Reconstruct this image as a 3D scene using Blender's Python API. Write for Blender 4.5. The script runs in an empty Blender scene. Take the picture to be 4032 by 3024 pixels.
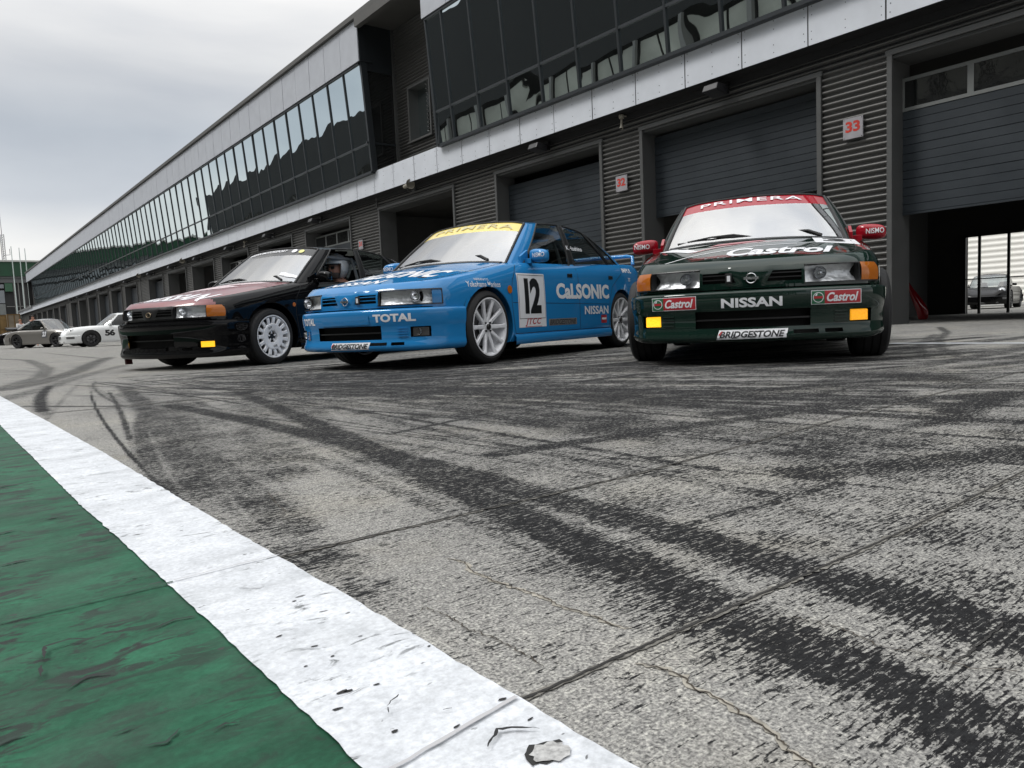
import bpy, bmesh, math, random
import numpy as np
from mathutils import Vector, Matrix
from mathutils.bvhtree import BVHTree
random.seed(7); np.random.seed(7)
C = bpy.context.scene.collection
SC = bpy.context.scene
PI = math.pi
R = math.radians

# ---------------------------------------------------------------- camera
F = 2950.0; VPX, VPY = -262 - 2016, 1356 - 1512; MH = .043; CAMH = .355
_Y = Vector((VPX, VPY, F)).normalized()
_Z = -Vector((MH, 1, -((VPY) - MH * (-VPX)) / F)).normalized()
_X = _Y.cross(_Z).normalized()
cam_d = bpy.data.cameras.new('camera'); cam = bpy.data.objects.new('camera', cam_d); C.objects.link(cam)
right = Vector((_X.x, _Y.x, _Z.x)); down = Vector((_X.y, _Y.y, _Z.y)); fwd = Vector((_X.z, _Y.z, _Z.z))
mm = Matrix((right, -down, -fwd)).transposed().to_4x4(); mm.translation = Vector((0, 0, CAMH))
cam.matrix_world = mm
cam_d.sensor_width = 36; cam_d.lens = F / 4032 * 36; cam_d.clip_start = .02; cam_d.clip_end = 3000
SC.camera = cam

# ---------------------------------------------------------------- exposure / world / sun
SC.view_settings.view_transform = 'Standard'; SC.view_settings.look = 'None'
SC.view_settings.exposure = 0.0; SC.view_settings.gamma = 1.0
SUN_EL, SUN_AZ = 52, 300
w = bpy.data.worlds.new('World'); SC.world = w; w.use_nodes = True
nt = w.node_tree; nt.nodes.clear()
def N(nt, t, **k):
    n = nt.nodes.new(t)
    for a, b in k.items():
        if a == 'inp':
            for q, v in b.items(): n.inputs[q].default_value = v
        else: setattr(n, a, b)
    return n
def L(nt, a, b): nt.links.new(a, b)
def ramp(nt, fac, stops, interp='LINEAR'):
    r = N(nt, 'ShaderNodeValToRGB'); r.color_ramp.interpolation = interp
    e = r.color_ramp.elements
    while len(e) < len(stops): e.new(.5)
    for i, (p, c) in enumerate(stops):
        e[i].position = p; e[i].color = (*((c,) * 3 if isinstance(c, (int, float)) else c), 1)
    if fac is not None: L(nt, fac, r.inputs[0])
    return r
def mth(nt, op, a, b=None, clamp=False):
    n = N(nt, 'ShaderNodeMath', operation=op, use_clamp=clamp)
    for i, v in enumerate((a, b)):
        if v is None: continue
        if isinstance(v, (int, float)): n.inputs[i].default_value = v
        else: L(nt, v, n.inputs[i])
    return n.outputs[0]
def mixc(nt, f, a, b, bt='MIX'):
    n = N(nt, 'ShaderNodeMix', data_type='RGBA', blend_type=bt)
    for s, v in ((n.inputs[0], f), (n.inputs[6], a), (n.inputs[7], b)):
        if isinstance(v, (int, float)): s.default_value = v
        elif isinstance(v, tuple): s.default_value = (*v, 1) if len(v) == 3 else v
        else: L(nt, v, s)
    return n.outputs[2]
sky = N(nt, 'ShaderNodeTexSky', sky_type='NISHITA', sun_disc=False, sun_elevation=R(SUN_EL), sun_rotation=R(SUN_AZ))
tc = N(nt, 'ShaderNodeTexCoord')
sep = N(nt, 'ShaderNodeSeparateXYZ'); L(nt, tc.outputs['Generated'], sep.inputs[0])
mp = N(nt, 'ShaderNodeMapping', inp={'Scale': (1.0, 1.0, 3.2)}); L(nt, tc.outputs['Generated'], mp.inputs[0])
nz = N(nt, 'ShaderNodeTexNoise', inp={'Scale': 1.7, 'Detail': 6, 'Roughness': .48, 'Distortion': .35}); L(nt, mp.outputs[0], nz.inputs['Vector'])
# layered overcast: bright haze near the horizon, blue-grey cloud base, brighter overhead
grad = ramp(nt, sep.outputs[2], [(0.0, (.82, .82, .82)), (.065, (.95, .95, .94)), (.105, (.84, .85, .86)), (.155, (.56, .60, .66)), (.23, (.52, .565, .625)), (.30, (.70, .72, .75)), (.38, (.98, .98, .98)), (.6, (1.15, 1.16, 1.18)), (1.0, (2.5, 2.5, 2.48))])
cl = ramp(nt, nz.outputs['Fac'], [(.32, (.74, .77, .82)), (.50, (1.0, 1.0, 1.0)), (.66, (1.24, 1.22, 1.18))])
cloud = mixc(nt, 1.0, grad.outputs[0], cl.outputs[0], 'MULTIPLY')
bg1 = N(nt, 'ShaderNodeBackground', inp={'Strength': .05}); L(nt, sky.outputs[0], bg1.inputs[0])
bg2 = N(nt, 'ShaderNodeBackground', inp={'Strength': 1.0}); L(nt, cloud, bg2.inputs[0])
ms = N(nt, 'ShaderNodeMixShader', inp={0: .93}); L(nt, bg1.outputs[0], ms.inputs[1]); L(nt, bg2.outputs[0], ms.inputs[2])
wo = N(nt, 'ShaderNodeOutputWorld'); L(nt, ms.outputs[0], wo.inputs[0])
sd = bpy.data.lights.new('sun', 'SUN'); sd.energy = 1.6; sd.angle = R(16); sd.color = (1, .98, .95)
so = bpy.data.objects.new('sun', sd); C.objects.link(so)
_s = Vector((math.sin(R(SUN_AZ)) * math.cos(R(SUN_EL)), math.cos(R(SUN_AZ)) * math.cos(R(SUN_EL)), math.sin(R(SUN_EL))))
so.rotation_euler = (-_s).to_track_quat('-Z', 'Y').to_euler()

# ---------------------------------------------------------------- materials
MATS = {}
def pmat(name, col, rough=.5, metal=0.0, coat=0.0, spec=.5, noise=None, bump=None, emit=None, ior=None):
    """noise=(scale, amount[, stretch]) varies the colour; bump=(scale, strength)"""
    if name in MATS: return MATS[name]
    m = bpy.data.materials.new(name); m.use_nodes = True; t = m.node_tree
    b = t.nodes['Principled BSDF']
    b.inputs['Base Color'].default_value = (*col, 1); b.inputs['Roughness'].default_value = rough
    b.inputs['Metallic'].default_value = metal; b.inputs['Coat Weight'].default_value = coat
    b.inputs['Coat Roughness'].default_value = .03
    b.inputs['Specular IOR Level'].default_value = 0 if coat >= 1 else spec
    if ior: b.inputs['IOR'].default_value = ior
    if noise or bump: g = N(t, 'ShaderNodeTexCoord')
    if noise:
        mpn = N(t, 'ShaderNodeMapping', inp={'Scale': noise[2] if len(noise) > 2 else (1, 1, 1)}); L(t, g.outputs['Object'], mpn.inputs[0])
        n = N(t, 'ShaderNodeTexNoise', inp={'Scale': noise[0], 'Detail': 5, 'Roughness': .6}); L(t, mpn.outputs[0], n.inputs['Vector'])
        a = noise[1]
        r = ramp(t, n.outputs['Fac'], [(.25, 1 - a), (.75, 1 + a)])
        c = mixc(t, 1.0, (*col, 1), r.outputs[0], 'MULTIPLY'); L(t, c, b.inputs['Base Color'])
        rr = N(t, 'ShaderNodeMapRange', inp={'From Min': .3, 'From Max': .7, 'To Min': max(.02, rough - .06), 'To Max': rough + .08}); L(t, n.outputs['Fac'], rr.inputs[0]); L(t, rr.outputs[0], b.inputs['Roughness'])
    if bump:
        n2 = N(t, 'ShaderNodeTexNoise', inp={'Scale': bump[0], 'Detail': 4}); L(t, g.outputs['Object'], n2.inputs['Vector'])
        bp = N(t, 'ShaderNodeBump', inp={'Strength': bump[1], 'Distance': .02}); L(t, n2.outputs['Fac'], bp.inputs['Height']); L(t, bp.outputs[0], b.inputs['Normal'])
    if emit:
        b.inputs['Emission Color'].default_value = (*emit[0], 1); b.inputs['Emission Strength'].default_value = emit[1]
    MATS[name] = m
    return m
def glass(name, tint, ior=1.6, through=.6):
    if name in MATS: return MATS[name]
    m = bpy.data.materials.new(name); m.use_nodes = True; t = m.node_tree; t.nodes.clear()
    o = N(t, 'ShaderNodeOutputMaterial'); mx = N(t, 'ShaderNodeMixShader'); fr = N(t, 'ShaderNodeFresnel', inp={'IOR': ior})
    geo = N(t, 'ShaderNodeNewGeometry')
    tr = N(t, 'ShaderNodeBsdfTransparent', inp={'Color': (*tint, 1)}); gl = N(t, 'ShaderNodeBsdfGlossy', inp={'Roughness': .015, 'Color': (1, 1, 1, 1)})
    g = N(t, 'ShaderNodeTexCoord'); n2 = N(t, 'ShaderNodeTexNoise', inp={'Scale': 2.5, 'Detail': 1}); L(t, g.outputs['Object'], n2.inputs['Vector'])
    bp = N(t, 'ShaderNodeBump', inp={'Strength': .02, 'Distance': .02}); L(t, n2.outputs['Fac'], bp.inputs['Height']); L(t, bp.outputs[0], gl.inputs['Normal'])
    f = mth(t, 'MULTIPLY', fr.outputs[0], mth(t, 'SUBTRACT', 1.0, geo.outputs['Backfacing']))
    L(t, f, mx.inputs[0]); L(t, tr.outputs[0], mx.inputs[1]); L(t, gl.outputs[0], mx.inputs[2]); L(t, mx.outputs[0], o.inputs[0])
    MATS[name] = m; return m

# ---------------------------------------------------------------- mesh helpers
class MB:
    def __init__(s): s.v = []; s.f = []; s.m = []
    def add(s, vs, fs, mi=0):
        k = len(s.v); s.v += [tuple(p) for p in vs]; s.f += [tuple(i + k for i in f) for f in fs]; s.m += [mi] * len(fs); return s
    def box(s, a, b, mi=0):
        x0, y0, z0 = a; x1, y1, z1 = b
        return s.add([(x0,y0,z0),(x1,y0,z0),(x1,y1,z0),(x0,y1,z0),(x0,y0,z1),(x1,y0,z1),(x1,y1,z1),(x0,y1,z1)],
              [(0,3,2,1),(4,5,6,7),(0,1,5,4),(1,2,6,5),(2,3,7,6),(3,0,4,7)], mi)
    def obox(s, c, ax, ay, az, mi=0):   # oriented box from half-axes
        c = Vector(c); ax = Vector(ax); ay = Vector(ay); az = Vector(az)
        v = [c + i * ax + j * ay + k * az for k in (-1, 1) for i, j in ((-1,-1),(1,-1),(1,1),(-1,1))]
        return s.add(v, [(0,3,2,1),(4,5,6,7),(0,1,5,4),(1,2,6,5),(2,3,7,6),(3,0,4,7)], mi)
    def grid(s, P, mi=0, flip=False, skip=None):
        n = len(P); m = len(P[0]); k = len(s.v)
        for row in P: s.v += [tuple(p) for p in row]
        for i in range(n - 1):
            for j in range(m - 1):
                if skip and skip(i, j): continue
                q = (k + i*m + j, k + i*m + j + 1, k + (i+1)*m + j + 1, k + (i+1)*m + j)
                s.f.append(q[::-1] if flip else q); s.m.append(mi)
        return s
    def tube(s, pts, r, n=8, mi=0, cap=True):
        pts = [Vector(p) for p in pts]; k = len(s.v); rs = r if isinstance(r, (list, tuple)) else [r] * len(pts)
        up = None
        for i, p in enumerate(pts):
            d = (pts[min(i+1, len(pts)-1)] - pts[max(i-1, 0)]).normalized()
            if up is None: up = d.orthogonal().normalized()
            up = (up - d * up.dot(d)).normalized(); sd_ = d.cross(up)
            for j in range(n):
                a = 2 * PI * j / n; s.v.append(tuple(p + rs[i] * (math.cos(a) * up + math.sin(a) * sd_)))
        for i in range(len(pts) - 1):
            for j in range(n):
                s.f.append((k+i*n+j, k+i*n+(j+1)%n, k+(i+1)*n+(j+1)%n, k+(i+1)*n+j)); s.m.append(mi)
        if cap:
            s.f.append(tuple(k + j for j in range(n))[::-1]); s.m.append(mi)
            s.f.append(tuple(k + (len(pts)-1)*n + j for j in range(n))); s.m.append(mi)
        return s
    def lathe(s, prof, n=48, axis='y', c=(0,0,0), mi=0, closed=False):
        k = len(s.v); m = len(prof); c = Vector(c)
        for i in range(n):
            a = 2 * PI * i / n; ca, sa = math.cos(a), math.sin(a)
            for r, h in prof:
                p = (r*ca, h, r*sa) if axis == 'y' else ((r*ca, r*sa, h) if axis == 'z' else (h, r*ca, r*sa))
                s.v.append(tuple(Vector(p) + c))
        for i in range(n):
            for j in range(m if closed else m - 1):
                a, b = k + i*m + j, k + i*m + (j+1) % m; cc, d = k + ((i+1)%n)*m + (j+1) % m, k + ((i+1)%n)*m + j
                s.f.append((a, b, cc, d)); s.m.append(mi)
        return s
    def build(s, name, mats, parent=None, smooth=False, bevel=0, seg=2, angle=40, recalc=True, weld=0):
        me = bpy.data.meshes.new(name); me.from_pydata(s.v, [], s.f)
        for m in (mats if isinstance(mats, (list, tuple)) else [mats]): me.materials.append(m)
        me.polygons.foreach_set('material_index', s.m)
        if recalc or weld:
            bm = bmesh.new(); bm.from_mesh(me)
            if weld: bmesh.ops.remove_doubles(bm, verts=bm.verts, dist=weld)
            if recalc: bmesh.ops.recalc_face_normals(bm, faces=bm.faces)
            bm.to_mesh(me); bm.free()
        if smooth:
            me.polygons.foreach_set('use_smooth', [True] * len(me.polygons))
            me.set_sharp_from_angle(angle=R(angle))
        me.update()
        o = bpy.data.objects.new(name, me); C.objects.link(o)
        if parent: o.parent = parent
        if bevel:
            bv = o.modifiers.new('bevel', 'BEVEL'); bv.width = bevel; bv.segments = seg; bv.limit_method = 'ANGLE'; bv.angle_limit = R(35)
        return o
def tag(o, label=None, cat=None, group=None, kind=None):
    if label: o['label'] = label
    if cat: o['category'] = cat
    if group: o['group'] = group
    if kind: o['kind'] = kind
    return o
def empty(name, loc=(0,0,0), rz=0, label=None, cat=None, group=None):
    o = bpy.data.objects.new(name, None); C.objects.link(o); o.location = loc; o.rotation_euler = (0, 0, rz); o.empty_display_size = .2
    return tag(o, label, cat, group)
def copy_tree(o, parent=None):
    c = o.copy(); C.objects.link(c); c.parent = parent
    for ch in list(o.children): copy_tree(ch, c)
    return c

# ---------------------------------------------------------------- flat shapes and lettering
_font_cache = {}
def text2d(body, w_, h_, shear=0.0, bold=0.0, space=1.0):
    key = (body, shear, bold, space)
    if key not in _font_cache:
        cu = bpy.data.curves.new('lettering', 'FONT'); cu.body = body; cu.size = 1; cu.shear = shear; cu.offset = bold; cu.space_character = space
        cu.resolution_u = 3; cu.fill_mode = 'BOTH'
        ob = bpy.data.objects.new('tmp', cu); C.objects.link(ob)
        bpy.context.view_layer.update()
        dg = bpy.context.evaluated_depsgraph_get(); me = bpy.data.meshes.new_from_object(ob.evaluated_get(dg))
        v = [(p.co.x, p.co.y) for p in me.vertices]; f = [tuple(p.vertices) for p in me.polygons]
        bpy.data.objects.remove(ob); bpy.data.meshes.remove(me)
        _font_cache[key] = (v, f)
    v, f = _font_cache[key]
    xs = [p[0] for p in v]; ys = [p[1] for p in v]; x0, x1, y0, y1 = min(xs), max(xs), min(ys), max(ys)
    return [((x - (x0+x1)/2) / (x1-x0) * w_, (y - (y0+y1)/2) / (y1-y0) * h_) for x, y in v], f
def rect2d(w_, h_, cx=0, cy=0, n=1):
    return [(cx-w_/2, cy-h_/2), (cx+w_/2, cy-h_/2), (cx+w_/2, cy+h_/2), (cx-w_/2, cy+h_/2)], [(0,1,2,3)]
def poly2d(pts): return pts, [tuple(range(len(pts)))]
def ring2d(r0, r1, cx=0, cy=0, n=32):
    v = [(cx + r*math.cos(2*PI*i/n), cy + r*math.sin(2*PI*i/n)) for r in (r0, r1) for i in range(n)]
    return v, [(i, (i+1)%n, n+(i+1)%n, n+i) for i in range(n)]
def disc2d(r, cx=0, cy=0, n=28): return poly2d([(cx + r*math.cos(2*PI*i/n), cy + r*math.sin(2*PI*i/n)) for i in range(n)])
def project(name, shape, mat_, parent, bvh, org, U, V, Nn, off=.002, step=.03, reach=.6, sh=(0, 0)):
    """wrap a flat shape onto the body below it"""
    v2, fs = shape
    bm = bmesh.new(); vs = [bm.verts.new((x + sh[0], y + sh[1], 0)) for x, y in v2]
    for f in fs:
        try: bm.faces.new([vs[i] for i in f])
        except Exception: pass
    bmesh.ops.triangulate(bm, faces=bm.faces)
    for _ in range(5):
        es = [e for e in bm.edges if e.calc_length() > step]
        if not es: break
        bmesh.ops.subdivide_edges(bm, edges=es, cuts=1); bmesh.ops.triangulate(bm, faces=bm.faces)
    org, U, V, Nn = Vector(org), Vector(U).normalized(), Vector(V).normalized(), Vector(Nn).normalized()
    kill = []
    for q in bm.verts:
        p = org + U * q.co.x + V * q.co.y + Nn * .3
        h = bvh.ray_cast(p, -Nn, reach) if bvh else (p - Nn * .3, Nn, 0, 0)
        if h[0] is None: kill.append(q); continue
        nn = h[1] if h[1].dot(Nn) > 0 else -h[1]
        q.co = h[0] + (nn * .6 + Nn * .4) * off
    if kill: bmesh.ops.delete(bm, geom=kill, context='VERTS')
    me = bpy.data.meshes.new(name); bm.normal_update()
    for f in bm.faces:
        if f.normal.dot(Nn) < 0: f.normal_flip()
    bm.to_mesh(me); bm.free(); me.materials.append(mat_)
    o = bpy.data.objects.new(name, me); C.objects.link(o); o.parent = parent
    return o
def interp(x, tab):
    xs = [t[0] for t in tab]
    if xs[0] > xs[-1]: tab = tab[::-1]; xs = xs[::-1]
    return float(np.interp(x, xs, [t[1] for t in tab]))
def smooth_curve(pts, n_per=6):
    """Catmull-Rom through points (any dimension)"""
    P = [np.array(p, float) for p in pts]; out = []
    for i in range(len(P) - 1):
        p0 = P[i-1] if i else 2*P[0]-P[1]; p1, p2 = P[i], P[i+1]; p3 = P[i+2] if i+2 < len(P) else 2*P[-1]-P[-2]
        for k in range(n_per):
            t = k / n_per
            out.append(.5 * (2*p1 + (p2-p0)*t + (2*p0-5*p1+4*p2-p3)*t*t + (3*p1-p0-3*p2+p3)*t**3))
    out.append(P[-1]); return out
# ================================================================ CARS
def line2d(pts, wd):
    v = []; f = []
    P = [Vector((a, b)) for a, b in pts]
    for i, p in enumerate(P):
        d = (P[min(i+1, len(P)-1)] - P[max(i-1, 0)]).normalized(); n = Vector((-d.y, d.x)) * wd / 2
        v += [tuple(p + n), tuple(p - n)]
        if i: f.append((2*i-2, 2*i-1, 2*i+1, 2*i))
    return v, f
black_rubber = pmat('black_rubber', (.012, .012, .013), .55, noise=(9, .3))
tyre_mat = pmat('tyre_rubber', (.010, .010, .011), .72, noise=(14, .35), bump=(60, .15))
black_plastic = pmat('black_plastic', (.010, .010, .011), .38)
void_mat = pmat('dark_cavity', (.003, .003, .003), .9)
chrome = pmat('chrome', (.75, .76, .78), .12, 1.0, bump=(14, .5))
steel = pmat('brake_steel', (.16, .16, .165), .4, .8)
reflector = pmat('lamp_reflector', (.74, .75, .76), .42, .7, bump=(13, 1.0))
lens_mat = glass('clear_lens', (.93, .94, .95), 1.75)
glass_mat = glass('car_glass', (.60, .66, .65), 5.0)
side_glass = glass('side_glass', (.40, .44, .44), 1.6)
amber = pmat('amber_lens', (.42, .12, .012), .12, coat=1)
amber_lit = pmat('amber_fog_lens', (.80, .30, .01), .15, coat=1, bump=(45, 1.0), emit=((1, .42, .015), .75))
amber_bright = pmat('amber_fog_lens_bright', (.9, .42, .015), .15, coat=1, bump=(45, 1.0), emit=((1, .50, .02), 1.35))
red_lens = pmat('red_lens', (.25, .01, .01), .12, coat=1)
white_vinyl = pmat('white_vinyl', (.74, .75, .78), .35)
black_vinyl = pmat('black_vinyl', (.012, .012, .014), .35)
red_vinyl = pmat('red_vinyl', (.40, .02, .03), .35)
green_vinyl = pmat('green_vinyl', (.02, .13, .06), .35)
interior_mat = pmat('dark_interior', (.012, .012, .013), .8)
cage_mat = pmat('roll_cage', (.22, .23, .24), .4)
white_rim = pmat('white_wheel_paint', (.72, .73, .76), .35, coat=.4, noise=(12, .12))
dark_rim = pmat('dark_wheel_paint', (.025, .025, .027), .4, .3)

def wheel(parent, x, y, side, kind, r=.303, rr=.237, wd=.205, steer=0.0, name='wheel'):
    """root mesh is the tyre; rim, brake_disc are sub-parts"""
    t = MB(); h = wd / 2
    t.lathe([(rr-.004, -h+.012), (rr+.006, -h+.002), (rr+.022, -h-.004), (r-.022, -h+.004), (r-.006, -h+.02), (r, -h+.045),
             (r+.001, -.055), (r-.006, -.052), (r-.006, -.046), (r+.001, -.043), (r+.001, -.006), (r-.006, -.003), (r-.006, .003), (r+.001, .006), (r+.001, .043), (r-.006, .046), (r-.006, .052), (r+.001, .055),
             (r, h-.045), (r-.006, h-.02), (r-.022, h-.004), (rr+.022, h+.004), (rr+.006, h-.002), (rr-.004, h-.012)], n=64)
    o = t.build(name, tyre_mat, parent, smooth=True, angle=28)
    o.location = (x, y - side*h, r); o.rotation_euler = (0, 0, (0 if side > 0 else PI) + steer)
    m = MB()   # outboard = +y
    m.lathe([(rr, h-.004), (rr+.004, h+.004), (rr-.006, h+.004), (rr-.014, h-.008), (rr-.022, h-.022), (rr-.03, .0), (rr-.034, -h+.01), (rr-.02, -h)], n=64)
    rim_m = white_rim if kind != 'dark' else dark_rim
    if kind in ('ten', 'dark'):
        ns = 10 if kind == 'ten' else 6
        for i in range(ns):
            a = 2*PI*i/ns; ca, sa = math.cos(a), math.sin(a); q = []
            for rad, wdh, hh in ((.040, .021, h-.034), (.09, .0185, h-.028), (.16, .0165, h-.018), (rr-.03, .019, h-.010), (rr-.010, .030, h-.008)):
                for sx, sy in ((-1, 0), (-.6, 1), (.6, 1), (1, 0), (.75, -2.8), (-.75, -2.8)):
                    tx, ty = sx*wdh, hh + sy*.0075
                    q.append((rad*ca - tx*sa, ty, rad*sa + tx*ca))
            k = len(m.v); m.v += q
            for s_ in range(4):
                for j in range(6):
                    m.f.append((k+s_*6+j, k+s_*6+(j+1)%6, k+s_*6+6+(j+1)%6, k+s_*6+6+j)); m.m.append(0)
        m.lathe([(0, h-.02), (.026, h-.02), (.030, h-.026), (.058, h-.030), (.064, h-.045), (.06, h-.08)], n=40)
        cap = MB(); cap.lathe([(0, h-.004), (.020, h-.004), (.024, h-.008), (.026, h-.024)], n=24)
        for i in range(4):
            a = 2*PI*(i+.5)/4; cap.lathe([(0, h-.014), (.008, h-.014), (.009, h-.03)], n=10, c=(.046*math.cos(a), 0, .046*math.sin(a)))
        cm = black_plastic
    else:
        for i in range(15):
            a = 2*PI*i/15; ca, sa = math.cos(a), math.sin(a); q = []
            for rad, wdh, hh in ((.125, .0185, h-.014), (.18, .0195, h-.004), (rr-.018, .021, h-.006)):
                for sx, sy in ((-1, -.3), (-.7, 1), (.7, 1), (1, -.3), (.9, -2), (-.9, -2)):
                    q.append((rad*ca - sx*wdh*sa, hh + sy*.006, rad*sa + sx*wdh*ca))
            k = len(m.v); m.v += q
            for s_ in range(2):
                for j in range(6):
                    m.f.append((k+s_*6+j, k+s_*6+(j+1)%6, k+s_*6+6+(j+1)%6, k+s_*6+6+j)); m.m.append(0)
        m.lathe([(.058, h-.045), (.062, h-.012), (.075, h-.006), (.128, h-.003), (.136, h-.012), (.136, h-.03)], n=60)
        cap = MB(); cap.lathe([(0, h-.03), (.030, h-.03), (.034, h-.05)], n=24); cap.lathe([(.030, h-.044), (.060, h-.046)], n=24)
        for i in range(5):
            a = 2*PI*i/5+.3; m.obox((.045*math.cos(a), h-.03, .045*math.sin(a)), (.017*math.cos(a), 0, .017*math.sin(a)), (0, .006, 0), (-.007*math.sin(a), 0, .007*math.cos(a)))
        cm = black_plastic
    ro = m.build('rim', rim_m, o, smooth=True, angle=35)
    cap.build('hub_cap', cm, o, smooth=True)
    if kind == 'rally':
        for j, (tx, aa) in enumerate((('OZ', 1.15), ('OZ', -1.75))):
            a = aa; vx, f = text2d(tx, .052, .022, bold=.02)
            q = MB(); q.add([(.098*math.cos(a) + u*math.cos(a-PI/2) + v*math.cos(a), h-.0005, .098*math.sin(a) + u*math.sin(a-PI/2) + v*math.sin(a)) for u, v in vx], f)
            q.build('lettering', black_vinyl, o, recalc=False)
    d = MB(); d.lathe([(.05, -.02), (.150, -.02), (.152, -.012), (.152, .006), (.150, .012), (.05, .012), (.05, -.02)], n=40)
    d.obox((-.11, 0, .06), (.035, 0, .02), (0, .035, 0), (-.03, 0, .06))
    d.build('brake_disc', steel, o, smooth=True)
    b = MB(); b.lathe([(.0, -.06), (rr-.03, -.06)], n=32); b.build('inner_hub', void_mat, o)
    return o

class Shell:
    def __init__(s, outline, Hf, zb, ds=.026, round_side=.13, round_front=.11, I_side=.05, I_front=.068, front_x=.52, rear_x=-3.25, lean=.022, n_rows=26):
        P = smooth_curve(outline, 24); P = [p for p in P]
        P[0][1] = 0; P[-1][1] = 0
        L_ = [0]
        for a, b in zip(P, P[1:]): L_.append(L_[-1] + float(np.linalg.norm(b - a)))
        n = int(L_[-1] / ds); ss = np.linspace(0, L_[-1], n + 1)
        xs = np.interp(ss, L_, [p[0] for p in P]); ys = np.interp(ss, L_, [p[1] for p in P])
        s.S, s.x, s.y = ss, xs, ys
        tx = np.gradient(xs); ty = np.gradient(ys); l = np.hypot(tx, ty); s.nx, s.ny = -ty/l * -1, tx/l * -1
        s.nx, s.ny = ty/l, -tx/l
        s.nx[0], s.ny[0] = 1, 0; s.nx[-1], s.ny[-1] = -1, 0
        s.H = Hf; s.zb = zb; s.p = (round_side, round_front, I_side, I_front, front_x, rear_x, lean); s.nr = n_rows
    def fr(s, x):
        fx, rx = s.p[4], s.p[5]
        return max(min(1, max(0, (x - fx) / .12)), min(1, max(0, (rx - x) / .12)))
    def inset(s, x, z, zt):
        rs, rf, Is, If, fx, rx, lean = s.p; f = s.fr(x); Rr = rs + (rf - rs)*f; I = Is + (If - Is)*f
        a = I * max(0, 1 - (zt - z)/Rr)**2.2
        a += lean * max(0, (z - .48)/.4)**1.6 * (1 - .3*f) + .035 * max(0, (.26 - z)/.12)**2 * (1 - f)
        return a
    def top(s, x, y, nx, ny):
        zt = s.H(x, y)
        for _ in range(2):
            d = s.inset(x, zt, zt); zt = s.H(x - nx*d, y - ny*d)
        return zt
    def at(s, S, z, off=0.0):
        x = float(np.interp(S, s.S, s.x)); y = float(np.interp(S, s.S, s.y)); nx = float(np.interp(S, s.S, s.nx)); ny = float(np.interp(S, s.S, s.ny))
        l = math.hypot(nx, ny); nx /= l; ny /= l
        d = off - s.inset(x, z, s.top(x, y, nx, ny))
        return (x + nx*d, y + ny*d, z)
    def s_of_y(s, y):   # arclength on the front face where the half-width reaches y
        k = int(np.argmax(s.x < -.5)); return float(np.interp(y, s.y[:k], s.S[:k]))
    def s_of_x(s, x):
        return float(np.interp(-x, -s.x, s.S))
    def rows(s):
        col = []
        for x, y, nx, ny in zip(s.x, s.y, s.nx, s.ny):
            zt = s.top(x, y, nx, ny); zb = s.zb; c = []
            for k in range(s.nr + 1):
                t = k / s.nr
                z = zb + (zt - zb) * (1 - (1 - t)**1.25)
                d = s.inset(x, z, zt); c.append((x - nx*d, y - ny*d, z))
            col.append(c)
        return col

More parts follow.
